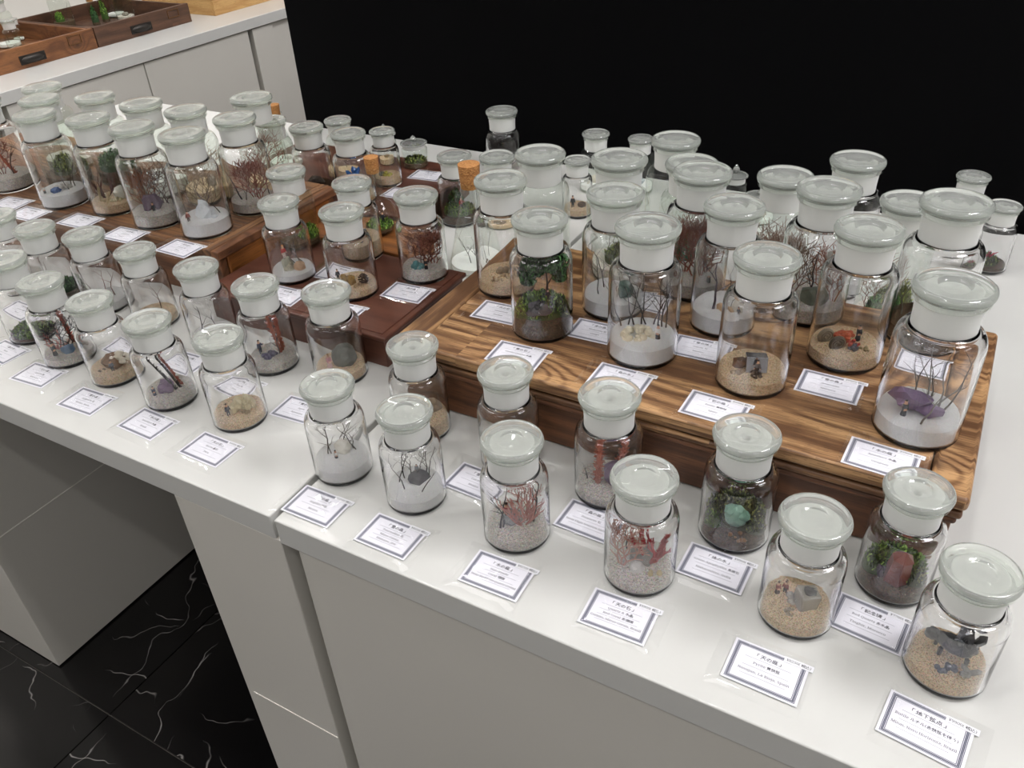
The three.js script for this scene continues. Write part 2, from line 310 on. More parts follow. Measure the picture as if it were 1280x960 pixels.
{
  const t = thing('pine_crate', 'pale pine crate on low cabinet beside the black backdrop', 'box'), x1 = -2.594, x0 = -2.98, z0 = -2.78, z1 = -2.315, y = TY;
  for (let k = 0; k < 2; k++) { board('side_slat', t, x1 - 0.012, x1, y + k * 0.052, y + 0.051 + k * 0.052, z0, z1, M.pine, 2, k * 0.4, 0.001); board('side_slat', t, x0, x0 + 0.012, y + k * 0.052, y + 0.051 + k * 0.052, z0, z1, M.pine, 2, k * 0.4 + 0.2, 0.001); board('end_slat', t, x0 + 0.0125, x1 - 0.0125, y + k * 0.052, y + 0.051 + k * 0.052, z1 - 0.012, z1, M.pine, 0, k * 0.3, 0.001); board('end_slat', t, x0 + 0.0125, x1 - 0.0125, y + k * 0.052, y + 0.051 + k * 0.052, z0, z0 + 0.012, M.pine, 0, k * 0.3 + 0.1, 0.001); }
  board('bottom', t, x0 + 0.0125, x1 - 0.0125, y + 0.001, y + 0.007, z0 + 0.0125, z1 - 0.0125, M.pine, 0, 0.2, 0.001);
}
// ------------------------------------------------------------------ glassware
// every jar: R body radius, H height to the top of the lid, L lid radius
const SIZE = { a: [0.033, 0.120, 0.0297], b: [0.038, 0.152, 0.0335], c: [0.026, 0.100, 0.0231], d: [0.040, 0.195, 0.0356] };
const glassCache = {};
function glassware(size) {
  if (glassCache[size]) return glassCache[size];
  const [R, H, L] = SIZE[size], k = L / 0.0297, rn = L * 0.80, lidB = H - 0.0092 * k, lipT = lidB - 0.0004, lipB = lipT - 0.0042 * k, hn = lipB - 0.0225 * k, hs = hn - 0.016 * (R / 0.033);
  const body = [[0.0001, 0.0012], [R - 0.006, 0.0012], [R - 0.003, 0.0002], [R - 0.0012, 0.0006], [R, 0.0035], [R, hs * 0.5], [R, hs]];
  for (let i = 1; i <= 9; i++) { const t = i / 9 * Math.PI / 2; body.push([rn + 0.003 + (R - rn - 0.003) * Math.cos(t), hs + (hn - 0.0015 - hs) * Math.sin(t)]); }
  body.push([rn + 0.0008, hn - 0.0004], [rn - 0.0002, hn + 0.0015]);
  const inner = [[R - 0.0024, 0.0046], [R - 0.0022, hs]];
  for (let i = 1; i <= 9; i++) { const t = i / 9 * Math.PI / 2; inner.push([rn + (R - 0.0022 - rn) * Math.cos(t), hs + (hn - 0.003 - hs) * Math.sin(t)]); }
  const neck = [[rn - 0.0006, hn + 0.0002], [rn + 0.0001, hn + 0.001], [rn + 0.0001, hn + 0.003], [rn + 0.0001, hn + 0.008 * k], [rn + 0.0009 * k, lipB], [rn + 0.0022 * k, lipB + 0.0006]];
  const lip = [[rn + 0.0014 * k, lipB], [rn + 0.0034 * k, lipB + 0.0008 * k], [rn + 0.0042 * k, (lipB + lipT) / 2], [rn + 0.0034 * k, lipT - 0.0005 * k], [rn + 0.001 * k, lipT], [rn - 0.002 * k, lipT - 0.001 * k]];
  const lid = [[rn - 0.003, lidB + 0.0004], [rn + 0.003 * k, lidB + 0.0003], [L - 0.0012, lidB + 0.0016 * k], [L - 0.0002, lidB + 0.0036 * k], [L, lidB + 0.0055 * k], [L - 0.0008, H - 0.0016 * k], [L - 0.0026 * k, H - 0.0003], [L - 0.0045 * k, H], [L - 0.0065 * k, H - 0.0008], [0.0150 * k, H - 0.0020 * k], [0.0126 * k, H - 0.0022 * k], [0.0112 * k, H - 0.0034 * k], [0.0095 * k, H - 0.0042 * k], [0.0001, H - 0.0044 * k]];
  lid.unshift([0.0001, lidB + 0.0004]);
  const plug = [[0.0001, lidB - 0.0008 * k], [0.0075 * k, lidB - 0.0006 * k], [0.009 * k, lidB], [rn - 0.0034 * k, lidB], [rn - 0.0019 * k, lidB - 0.0005], [rn - 0.0026 * k, lipB - 0.008 * k], [rn - 0.0032 * k, hn + 0.001], [rn - 0.0045 * k, hn - 0.0004], [rn - 0.0058 * k, hn + 0.0008]];
  const plugOpen = [[0.0034 * k, lidB - 0.006 * k], [0.0040 * k, lidB - 0.0006 * k], ...plug.slice(1)];
  const base = [[0.0001, 0.0016], [R - 0.004, 0.0016], [R - 0.0018, 0.0024], [R - 0.0018, 0.0048], [0.0001, 0.0052]];
  const shell = [...body, ...inner.slice().reverse(), [R - 0.0045, 0.0034], [0.0001, 0.0036]];
  return glassCache[size] = { shell: lathe(shell, 56), R, H, L, k, hn, hs, rn, body: lathe(body, 48), inner: lathe(inner, 48), neck: lathe(neck, 44), lip: lathe(lip, 44), lid: lathe(lid, 44), plug: lathe(plug, 40), plugOpen: lathe(plugOpen, 40), base: lathe(base, 40) };
}

// ------------------------------------------------------------------ what fills the jars
const UVS = 0.15;
function bedGeo(R, f, seed, amp = 0.002, y0 = 0.0042, cone = 0) {
  const A = 28, B = 7, P = [], U = [], I = [], r = rng(seed), ox = r() * 50, oz = r() * 50;
  const top = (x, z) => { const d = Math.hypot(x, z) / R; return f + (1 - d * d) * cone + (fbm(x * 90 + ox, z * 90 + oz, 2) - 0.5) * 2 * amp * (1 - d * d * 0.7); };
  const add = (x, y, z, u, v) => { P.push(x, y, z); U.push(u, v); return P.length / 3 - 1; };
  const c = add(0, top(0, 0), 0, ox, oz), rows = [];
  for (let b = 1; b <= B; b++) { const row = []; for (let a = 0; a < A; a++) { const t = a / A * Math.PI * 2, rr = R * b / B, x = rr * Math.cos(t), z = rr * Math.sin(t); row.push(add(x, top(x, z), z, x / UVS + ox, z / UVS + oz)); } rows.push(row); }
  for (let a = 0; a < A; a++) { const a1 = (a + 1) % A; I.push(c, rows[0][a1], rows[0][a]); for (let b = 0; b < B - 1; b++) I.push(rows[b][a], rows[b][a1], rows[b + 1][a], rows[b][a1], rows[b + 1][a1], rows[b + 1][a]); }
  const e = [], l = []; for (let a = 0; a <= A; a++) { const t = a / A * Math.PI * 2, x = R * Math.cos(t), z = R * Math.sin(t); e.push(add(x, top(x, z), z, t * R / UVS, f / UVS + oz)); l.push(add(x, y0, z, t * R / UVS, y0 / UVS + oz)); }
  for (let a = 0; a < A; a++) I.push(e[a], e[a + 1], l[a], e[a + 1], l[a + 1], l[a]);
  const b0 = add(0, y0, 0, 0, 0); for (let a = 0; a < A; a++) I.push(b0, l[a], l[a + 1]);
  const g = new THREE.BufferGeometry(); g.setAttribute('position', new THREE.Float32BufferAttribute(P, 3)); g.setAttribute('uv', new THREE.Float32BufferAttribute(U, 2)); g.setIndex(I);
  return toCreasedNormals(g, 0.8);
}
const olimb = (a, b, r0, r1, s = 4) => { const A = new THREE.Vector3(...a), B = new THREE.Vector3(...b), L = A.distanceTo(B) || 1e-5, g = new THREE.CylinderGeometry(r1, r0, L, s, 1, true); g.applyQuaternion(new THREE.Quaternion().setFromUnitVectors(UPV, B.clone().sub(A).normalize())); A.add(B).multiplyScalar(0.5); return g.translate(A.x, A.y, A.z); };
// bare twig of height h; flat < 1 presses it into a fan
function twigGeo(h, seed, { r = 0.0008, side = 0.5, bend = 0.25, flat = 1, depth = 2, nodes = 5, lean = 0 } = {}) {
  const rn = rng(seed), out = [];
  const grow = (p, d, len, rad, lv) => {
    const n = lv === depth ? nodes : Math.max(2, nodes - 2), s = len / n; let q = p.clone(), dir = d.clone();
    for (let i = 0; i < n; i++) {
      dir.add(new THREE.Vector3((rn() - 0.5) * bend * 2, (rn() - 0.2) * bend, (rn() - 0.5) * bend * 2 * flat)).normalize();
      const e = q.clone().addScaledVector(dir, s), r0 = rad * (1 - 0.75 * i / n), r1 = rad * (1 - 0.75 * (i + 1) / n);
      out.push(olimb(q.toArray(), e.toArray(), r0, r1)); q = e;
      if (lv > 0 && (i > 0 || lv < depth) && rn() < side) { const a = rn() < 0.5 ? 1 : -1; const bd = dir.clone().multiplyScalar(0.8).add(new THREE.Vector3(a * (0.5 + rn() * 0.5), 0.25, (rn() - 0.5) * 1.2 * flat)).normalize(); grow(q, bd, len * (0.28 + rn() * 0.25), r1 * 0.8, lv - 1); }
    }
  };
  grow(new THREE.Vector3(0, -0.004, 0), new THREE.Vector3(lean, 1, 0).normalize(), h + 0.004, r, depth); return merged(out);
}
// sea fan: flat, dense net of branches
function fanGeo(h, w, seed, r = 0.0009, depth = 5) {
  const rn = rng(seed), out = [];
  const grow = (p, ang, len, rad, lv) => {
    const e = [p[0] + Math.sin(ang) * len, p[1] + Math.cos(ang) * len, p[2] + (rn() - 0.5) * len * 0.3]; out.push(olimb(p, e, rad, rad * 0.8, 4));
    if (lv <= 0 || Math.abs(e[0]) > w) return; const nb = rn() < 0.25 ? 3 : 2;
    for (let i = 0; i < nb; i++) grow(e, ang * 0.85 + (i / (nb - 1) - 0.5) * (0.75 + rn() * 0.45), len * (0.8 + rn() * 0.28), Math.max(rad * 0.78, 0.00033), lv - 1);
  };
  const l0 = h / (depth * 0.78 + 1.2); for (let i = -1; i <= 1; i++) grow([i * 0.0012, -0.004, 0], i * 0.35, l0 + 0.003, r, depth); return merged(out);
}
// bushy coral with blunt finger branches
function coralGeo(h, seed, r = 0.0013, n = 7, spread = 0.9) {
  const rn = rng(seed), out = [];
  const grow = (p, d, len, rad, lv) => {
    let q = p.clone(), dir = d.clone();
    for (let i = 0; i < 3; i++) {
      dir.add(new THREE.Vector3(rn() - 0.5, 0.25 * rn(), (rn() - 0.5) * 0.8).multiplyScalar(0.45)).normalize(); const e = q.clone().addScaledVector(dir, len / 3); out.push(olimb(q.toArray(), e.toArray(), rad, rad * 0.88, 5)); q = e; rad *= 0.88;
      if (lv > 0) grow(q, dir.clone().add(new THREE.Vector3((rn() - 0.5) * 1.8, 0.4, (rn() - 0.5) * 1.4)).normalize(), len * (0.45 + rn() * 0.2), rad * 0.85, lv - 1);
    }
    const cap = new THREE.SphereGeometry(rad, 5, 3); cap.translate(q.x, q.y, q.z); out.push(cap);
  };
  for (let i = 0; i < n; i++) { const a = (i + rn() * 0.6) / n * Math.PI * 2; grow(new THREE.Vector3(Math.cos(a) * 0.0015, -0.003, Math.sin(a) * 0.0015), new THREE.Vector3(Math.cos(a) * spread, 0.9, Math.sin(a) * spread * 0.6).normalize(), h * (0.55 + rn() * 0.4), r, 2); }
  return merged(out);
}
// rough coral column covered in short nubs
function columnGeo(h, rad, seed, lean = 0) {
  const rn = rng(seed), out = [olimb([0, -0.004, 0], [lean * h, h, 0], rad * 0.55, rad * 0.45, 7)];
  for (let i = 0; i < 150; i++) { const t = rn(), a = rn() * 6.283, q = [lean * h * t, h * t, 0], l = rad * (0.75 + rn() * 0.5); out.push(olimb([q[0] + Math.cos(a) * rad * 0.3, q[1], Math.sin(a) * rad * 0.3], [q[0] + Math.cos(a) * l, q[1] + 0.0022, Math.sin(a) * l], 0.0007, 0.0003, 4)); }
  return merged(out);
}
// faceted stone
function stoneGeo(r, seed, sx = 1, sy = 0.8, sz = 1, detail = 1, jag = 0.35) {
  let g = mergeVertices(new THREE.IcosahedronGeometry(1, detail).deleteAttribute('normal').deleteAttribute('uv')); const rn = rng(seed), p = g.attributes.position;
  for (let i = 0; i < p.count; i++) { const s = 1 - jag / 2 + rn() * jag; p.setXYZ(i, p.getX(i) * s * r * sx, p.getY(i) * s * r * sy, p.getZ(i) * s * r * sz); }
  g = g.toNonIndexed(); g.computeVertexNormals(); return g;
}
// bunch of pointed hexagonal crystals
function crystalGeo(r, seed, n = 7, up = 1) {
  const rn = rng(seed), out = [];
  for (let i = 0; i < n; i++) {
    const w = r * (0.22 + rn() * 0.2), l = r * (0.7 + rn() * 0.8), g = new THREE.CylinderGeometry(w, w * 1.05, l, 6, 1); const tip = new THREE.ConeGeometry(w, w * 1.3, 6); tip.translate(0, l / 2 + w * 0.65, 0); g.translate(0, 0, 0);
    const m = merged([g, tip]); m.translate(0, l * 0.35, 0); m.rotateX((rn() - 0.5) * 1.7); m.rotateZ((rn() - 0.5) * 1.9 * (2 - up)); m.translate((rn() - 0.5) * r, 0, (rn() - 0.5) * r * 0.8); out.push(m);
  }
  const g = merged(out); g.computeVertexNormals(); return g;
}
function lumpsGeo(r, seed, n, s = 0.35, flat = 0.5) { const rn = rng(seed), out = []; for (let i = 0; i < n; i++) { const a = rn() * 6.283, d = Math.sqrt(rn()) * r; const g = stoneGeo(r * s * (0.6 + rn() * 0.7), seed * 31 + i, 1, 0.9, 1, 1, 0.25); g.translate(Math.cos(a) * d, r * flat * rn() * (1 - d / r) + r * 0.12, Math.sin(a) * d * 0.7); out.push(g); } return merged(out); }
// moss: hundreds of tiny upright leaf blades with vertex colours
function mossGeo(rx, rz, h, n, seed, greens, ring = 0, cushion = true) {
  const rn = rng(seed), P = [], C = [], N = [], c = new THREE.Color();
  for (let i = 0; i < n; i++) {
    const a = rn() * 6.283, d = Math.sqrt(ring + (1 - ring) * rn()), x = Math.cos(a) * d * rx, z = Math.sin(a) * d * rz, y = h * Math.sqrt(Math.max(0, 1 - d * d * 0.92)) * (0.75 + rn() * 0.5) * (ring ? 1 : 0.9);
    const l = 0.0016 + rn() * 0.0022, w = 0.0007 + rn() * 0.0007, t = rn() * 6.283, lx = (rn() - 0.5) * 1.6, lz = (rn() - 0.5) * 1.6; c.setHex(greens[Math.floor(rn() * greens.length)]); const k = 0.75 + rn() * 0.5;
    const ux = Math.cos(t) * w, uz = Math.sin(t) * w, quad = [[x - ux, y - 0.0015, z - uz], [x + ux, y - 0.0015, z + uz], [x + lx * l + ux * 0.7, y + l * 0.7, z + lz * l + uz * 0.7], [x + lx * l * 1.2 - ux * 0.3, y + l, z + lz * l * 1.2]];
    for (const q of [0, 1, 2, 0, 2, 3]) { P.push(...quad[q]); C.push(c.r * k, c.g * k, c.b * k); N.push(lx * 0.3 + x / rx * 0.6, 1, lz * 0.3 + z / rz * 0.6); }
  }
  // soil cushion under the leaves
  const cu = new THREE.SphereGeometry(1, 16, 8, 0, 6.2832, 0, 1.5708).toNonIndexed(), cp = cu.attributes.position, cn = cu.attributes.normal; c.setHex(greens[greens.length - 1]);
  if (cushion) for (let i = 0; i < cp.count; i++) { P.push(cp.getX(i) * rx, cp.getY(i) * h * 0.88, cp.getZ(i) * rz); N.push(cn.getX(i), cn.getY(i), cn.getZ(i)); C.push(c.r * 0.7, c.g * 0.7, c.b * 0.7); }
  const g = new THREE.BufferGeometry(); g.setAttribute('position', new THREE.Float32BufferAttribute(P, 3)); g.setAttribute('normal', new THREE.Float32BufferAttribute(N, 3)); g.setAttribute('color', new THREE.Float32BufferAttribute(C, 3)); return g;
}
const mossMat = std({ vertexColors: true, roughness: 0.85, side: THREE.DoubleSide });
const GREEN = { fresh: [0x84b03e, 0xa2cc58, 0x688f30, 0x4c6c26], dark: [0x477c3e, 0x609a52, 0x376632, 0x2a5026], olive: [0x7c8e3e, 0xa0a852, 0x667232, 0x4a5428] };

// tiny figurine, one smooth body; colours belong to hair, skin, shirt and trousers
const figureCache = {};
function figureGeo(pose, scheme) {
  const key = pose + scheme.join(); if (figureCache[key]) return figureCache[key];
  const J = { stand: { la: [-0.26, 0.72, 0.05], lh: [-0.28, 0.52, 0.1], ra: [0.27, 0.72, 0.03], rh: [0.3, 0.52, 0.08], ll: [-0.1, 0, 0.02], rl: [0.11, 0, -0.02] }, reach: { la: [-0.25, 0.72, 0.05], lh: [-0.27, 0.52, 0.1], ra: [0.27, 0.88, 0.1], rh: [0.44, 1.0, 0.16], ll: [-0.12, 0, 0.08], rl: [0.12, 0, -0.06] }, gown: { la: [-0.2, 0.72, 0.12], lh: [-0.06, 0.62, 0.22], ra: [0.2, 0.72, 0.12], rh: [0.06, 0.62, 0.22], ll: [-0.14, 0.02, 0], rl: [0.14, 0.02, 0] } }[pose];
  const B = [[[0, 1.36, 0], [0, 1.44, 0.01], 0.13, 0.12], [[0, 1.14, 0], [0, 1.32, 0], 0.06, 0.06], [[0, 0.74, 0], [0, 1.06, 0], 0.15, 0.18], [[-0.17, 1.08, 0], J.la, 0.075, 0.06], [J.la, J.lh, 0.058, 0.045], [[0.17, 1.08, 0], J.ra, 0.075, 0.06], [J.ra, J.rh, 0.058, 0.045], [[-0.08, 0.72, 0], [(-0.08 + J.ll[0]) / 2, 0.38, 0.03], 0.1, 0.08], [[(-0.08 + J.ll[0]) / 2, 0.38, 0.03], J.ll, 0.08, 0.055], [[0.08, 0.72, 0], [(0.08 + J.rl[0]) / 2, 0.38, 0.02], 0.1, 0.08], [[(0.08 + J.rl[0]) / 2, 0.38, 0.02], J.rl, 0.08, 0.055], [J.ll, [J.ll[0], 0, J.ll[2] + 0.1], 0.055, 0.045], [J.rl, [J.rl[0], 0, J.rl[2] + 0.1], 0.055, 0.045]];
  if (pose === 'gown') B.push([[0, 0.1, 0], [0, 0.75, 0], 0.24, 0.13]);
  const n = 40, mc = new MarchingCubes(n, new THREE.MeshBasicMaterial(), false, false, 20000); mc.isolation = 0; const S = 0.86;
  const cap = (p, a, b, r0, r1) => { const ab = [b[0] - a[0], b[1] - a[1], b[2] - a[2]], ap = [p[0] - a[0], p[1] - a[1], p[2] - a[2]], l = ab[0] ** 2 + ab[1] ** 2 + ab[2] ** 2, t = l ? sat((ap[0] * ab[0] + ap[1] * ab[1] + ap[2] * ab[2]) / l) : 0; return Math.hypot(ap[0] - ab[0] * t, ap[1] - ab[1] * t, ap[2] - ab[2] * t) - (r0 + (r1 - r0) * t); };
  for (let z = 0; z < n; z++) for (let y = 0; y < n; y++) for (let x = 0; x < n; x++) { const p = [(x - n / 2) / (n / 2) * S, (y - n / 2) / (n / 2) * S + 0.75, (z - n / 2) / (n / 2) * S]; let d = 9; for (const b of B) { const e = cap(p, ...b), k = 0.05, hh = sat(0.5 + 0.5 * (e - d) / k); d = e * (1 - hh) + d * hh - k * hh * (1 - hh); } mc.field[z * n * n + y * n + x] = -d; }
  mc.update(); const cnt = mc.count, P = new Float32Array(mc.positionArray.slice(0, cnt * 3)), N = new Float32Array(mc.normalArray.slice(0, cnt * 3)), C = new Float32Array(cnt * 3), c = new THREE.Color();
  for (let i = 0; i < cnt; i++) {
    P[i * 3] *= S; P[i * 3 + 1] = P[i * 3 + 1] * S + 0.75 + 0.05; P[i * 3 + 2] *= S; const y = P[i * 3 + 1], x = P[i * 3], z = P[i * 3 + 2];
    const hand = Math.hypot(x - J.rh[0], y - J.rh[1] - 0.05) < 0.1 || Math.hypot(x - J.lh[0], y - J.lh[1] - 0.05) < 0.1;
    c.setHex(y > 1.5 || (y > 1.36 && z < -0.02) ? scheme[0] : y > 1.2 || hand ? 0xd8a888 : y > 0.74 ? scheme[1] : y > 0.07 ? scheme[2] : 0x2a2420); C[i * 3] = c.r; C[i * 3 + 1] = c.g; C[i * 3 + 2] = c.b;
  }
  for (let i = 0; i < P.length; i++) P[i] /= 1.62;
  let g = new THREE.BufferGeometry(); g.setAttribute('position', new THREE.BufferAttribute(P, 3)); g.setAttribute('normal', new THREE.BufferAttribute(N, 3)); g.setAttribute('color', new THREE.BufferAttribute(C, 3)); g = mergeVertices(g, 1e-5); g.computeVertexNormals();
  return figureCache[key] = g;
}
const figureMat = std({ vertexColors: true, roughness: 0.7 });
function woodless(g) { return g.index ? g.toNonIndexed() : g; }
function discGeo(r) { // coiled ammonite: a ribbed disc
  const pts = []; for (let i = 0; i <= 130; i++) { const t = i / 130 * 6.283 * 2.6, q = r * (0.12 + 0.62 * i / 130); pts.push(new THREE.Vector3(Math.cos(t) * q, Math.sin(t) * q, 0)); }
  const tube = new THREE.TubeGeometry(new THREE.CatmullRomCurve3(pts), 110, r * 0.2, 6), p = tube.attributes.position; for (let i = 0; i < p.count; i++) { const a = Math.atan2(p.getY(i), p.getX(i)); p.setZ(i, p.getZ(i) * (1 + 0.15 * Math.sin(a * 26))); }
  tube.computeVertexNormals(); const d = new THREE.CylinderGeometry(r * 0.8, r * 0.8, r * 0.22, 20).rotateX(Math.PI / 2); return merged([tube, d]);
}
function coneGeo() { const out = []; for (let i = 0; i < 42; i++) { const t = i / 42, a = i * 2.4, rr = 0.0058 * Math.sin(Math.PI * (0.15 + 0.8 * t)); const g = new THREE.SphereGeometry(0.0019, 5, 4); g.scale(1.2, 0.5, 1); g.translate(Math.cos(a) * rr, -0.006 + t * 0.012, Math.sin(a) * rr); out.push(g); } return merged(out); }
// ------------------------------------------------------------------ jars
const dark = 0x3a302c, greyTwig = 0x6e665e, rust = 0x8e4a38, orangeC = 0xc06848, pinkC = 0xc98a80, redC = 0xb03038, blackC = 0x2a2626;
let seedNo = 100;
const S = {   // each returns [part name, geometry, material, y offset, turn, part label, children]
  twig: (h, col = dark, o = {}) => ['twig', twigGeo(h, ++seedNo, o), mat(col, 0.8)],
  fan: (h, w, col, o = {}) => ['sea_fan', fanGeo(h, w, ++seedNo, o.r, o.depth), mat(col, 0.75)],
  coral: (h, col, o = {}) => ['coral', coralGeo(h, ++seedNo, o.r, o.n, o.spread), mat(col, 0.7)],
  column: (h, r, col, lean = 0) => ['coral', columnGeo(h, r, ++seedNo, lean), mat(col, 0.8)],
  stone: (r, col, o = {}) => ['stone', stoneGeo(r, ++seedNo, o.sx, o.sy, o.sz, o.detail ?? 1, o.jag), mat(col, o.rough ?? 0.6, o.ex)],
  crystal: (r, col, o = {}) => ['crystal', crystalGeo(r, ++seedNo, o.n, o.up), mat(col, o.rough ?? 0.25, { clearcoat: 0.5, ...(o.ex || {}) })],
  lumps: (r, col, o = {}) => ['crystal', lumpsGeo(r, ++seedNo, o.n ?? 16, o.s, o.flat), mat(col, o.rough ?? 0.35, { clearcoat: 0.4 })],
  moss: (rx, h, kind = 'fresh', o = {}) => ['moss', mossGeo(rx, o.rz ?? rx, h, o.n ?? 420, ++seedNo, GREEN[kind], o.ring ?? 0), mossMat],
  man: (h, scheme, pose = 'stand', turn = 0, label) => ['figurine', figureGeo(pose, scheme), figureMat, h, turn, label],
};
const SCH = { dark: [0x2a2018, 0x30343c, 0x26262a], coat: [0x4a3a2c, 0xe6e2da, 0x2c2826], red: [0x2a1c14, 0xa8282c, 0x2e2a2a], navy: [0x30241c, 0x2c3c62, 0x2e3850], pink: [0xc8a070, 0xc88a88, 0xd4b0a8], grey: [0x4a4038, 0x6a6c74, 0x3c3c42], brown: [0x3a2618, 0x8a3c34, 0x4a2c24], white: [0x1e1a18, 0xeae6e0, 0x28262a], santa: [0xd8882c, 0xc8484a, 0xe0d2c8] };
const GROUP = 'stoppered glass terrarium jars on the tables';
function keepInside(geo, x, z, y, turn, R, top) { // branches bend where they would meet the glass
  const p = geo.attributes.position, c = Math.cos(turn), n = Math.sin(turn); let hi = 0; for (let i = 0; i < p.count; i++) hi = Math.max(hi, p.getY(i));
  const fit = Math.min(1, (top - y) / hi);
  for (let i = 0; i < p.count; i++) {
    const a = p.getX(i), b = p.getZ(i); let X = a * c + b * n + x, Z = -a * n + b * c + z, Y = p.getY(i) * fit + y; const d = Math.hypot(X, Z), lim = R * (0.9 + 0.1 * N1(Y * 90, X * 90));
    if (d > lim) { X *= lim / d; Z *= lim / d; } X -= x; Z -= z; p.setXYZ(i, X * c - Z * n, Y - y, X * n + Z * c);
  }
}
function fill(t, g, items) {
  for (const [x, z, it, dy = 0, turn = 0, kids] of items) {
    const [name, geo, m, h, tn, label] = it; if (name === 'twig' || name === 'sea_fan' || name === 'coral') keepInside(geo, x * g.R, z * g.R, g.f + dy, turn, g.R - 0.0035, g.top ?? 1);
    const p = mesh(name, geo, m, t, [x * g.R, g.f + dy, z * g.R]);
    if (h && name === 'figurine') { p.scale.setScalar(h); p.rotation.y = tn || 0; if (label) p.userData.label = label; } else p.rotation.y = turn;
    if (name === 'moss') p.userData.kind = 'stuff';
    if (kids) for (const [kx, ky, kz, k] of kids) { const q = mesh(k[0], k[1], k[2], p, [kx, ky, kz]); if (k[0] === 'foliage') q.userData.kind = 'stuff'; }
  }
}
const bedName = { white: 'white_sand', grey: 'grey_sand', beige: 'beige_sand', soil: 'soil' };
function jar(size, x, z, y0, s, label, bed, f, items = [], o = {}) {
  const g = glassware(size), t = thing('terrarium_jar', label, 'jar', [x, TY + y0, z], Math.atan2(-x, -z), GROUP);
  t.scale.setScalar(s);
  if (!g.solo) g.solo = merged([g.body, g.lip, g.base]);
  mesh('bottle', o.thin ? g.solo : g.shell, o.thin ? M.glass : M.solid, t); if (!o.thin) mesh('lip', g.lip, M.glass, t); mesh('ground_neck', g.neck, M.frost, t);
  const st = mesh('stopper', g.lid, M.stopper, t); mesh('ground_plug', o.hollow ? g.plugOpen : g.plug, M.plug, st);
  const b = mesh(bedName[bed], bedGeo(g.R - 0.0026, f, ++seedNo, o.amp ?? 0.0025, 0.0056, o.cone ?? 0), M[bed], t); b.userData.kind = 'stuff';
  fill(t, { R: g.R, f, top: g.hs + 0.004 }, items); return t;
}
const T = S.twig, THIN = { thin: 1 };

// right table, front row (left to right)
jar('a', -0.533, -0.507, 0, 0.975, 'jar with white sand, pale stone and panda-like black and white figurine', 'white', 0.019, [[-0.3, -0.1, T(0.05, greyTwig, { lean: -0.15 })], [-0.1, -0.3, T(0.052, greyTwig)], [0.1, -0.35, T(0.056, greyTwig)], [0.45, -0.2, T(0.058, greyTwig, { lean: 0.12 })], [-0.45, -0.2, T(0.054, greyTwig, { side: 0.8 })], [0.25, -0.3, T(0.05, greyTwig, { side: 0.7, lean: -0.1 })], [0.55, -0.1, T(0.05, dark, { bend: 0.4 })], [0.1, -0.25, S.stone(0.011, 0xe9e5d8, { sy: 0.9, rough: 0.4 }), 0.004], [-0.2, 0.15, S.man(0.014, SCH.white, 'gown', 0.2)]], { cone: 0.004 });
jar('a', -0.434, -0.506, 0, 0.97, 'jar with white sand, dark twigs and a charcoal stone under a tiny seated figure', 'white', 0.017, [[-0.35, 0.25, T(0.052, dark, { lean: 0.1 })], [-0.55, -0.15, T(0.058, dark)], [-0.1, -0.3, T(0.054, dark)], [0.15, -0.4, T(0.05, greyTwig)], [0.5, -0.2, T(0.05, dark, { lean: 0.15 })], [0.1, 0.45, T(0.046, dark, { lean: 0.25 })], [0.35, -0.3, T(0.05, dark, { side: 0.8 })], [-0.3, -0.3, T(0.055, dark, { side: 0.8 })], [0.12, -0.15, S.stone(0.0115, 0x4a4850, { sx: 1.1, sy: 0.8 }), 0.003], [0.12, -0.15, S.man(0.012, SCH.grey), 0.012]], { cone: 0.004 });
jar('a', -0.313, -0.508, 0, 1.01, 'jar with speckled sand, dusty pink coral bush and black sea twigs', 'grey', 0.015, [[-0.5, 0.25, T(0.06, blackC, { side: 0.7, r: 0.0011 })], [-0.42, 0.2, T(0.056, blackC, { lean: 0.3, side: 0.6, r: 0.001 })], [0.5, 0.1, T(0.062, blackC, { side: 0.9, r: 0.0012 })], [0.2, 0.1, S.coral(0.03, pinkC, { n: 8 })], [0.32, 0.0, S.fan(0.038, 0.014, 0xc68478, { depth: 4 })], [-0.15, -0.1, S.stone(0.01, 0x8a8c8c), 0.003], [-0.28, 0.0, S.man(0.019, SCH.red, 'stand', 0.3, 'tiny figurine in red top'), 0.006]], { amp: 0.003 });
jar('a', -0.185, -0.514, 0, 1.01, 'wide-shouldered jar with bright red coral, pinkish sea fan and pale gravel', 'grey', 0.015, [[-0.5, 0.2, S.fan(0.042, 0.02, 0xc09080, { depth: 5, r: 0.0013 }), 0, -0.3], [0.3, 0.05, S.coral(0.03, redC, { n: 5, r: 0.002 }), 0.005], [0.45, 0.05, S.column(0.03, 0.0028, 0xb84048, 0.3), 0.006], [0.1, -0.35, T(0.058, blackC, { side: 0.9 })], [-0.35, -0.35, T(0.056, blackC, { side: 0.7 })], [0.05, -0.1, S.stone(0.012, 0x8a8680, { sy: 1 }), 0.004], [0.4, 0.45, S.lumps(0.006, 0xcbb98a, { n: 6 })], [-0.05, 0.3, S.stone(0.007, 0xdedcd6, { rough: 0.3 }), 0.002]]);
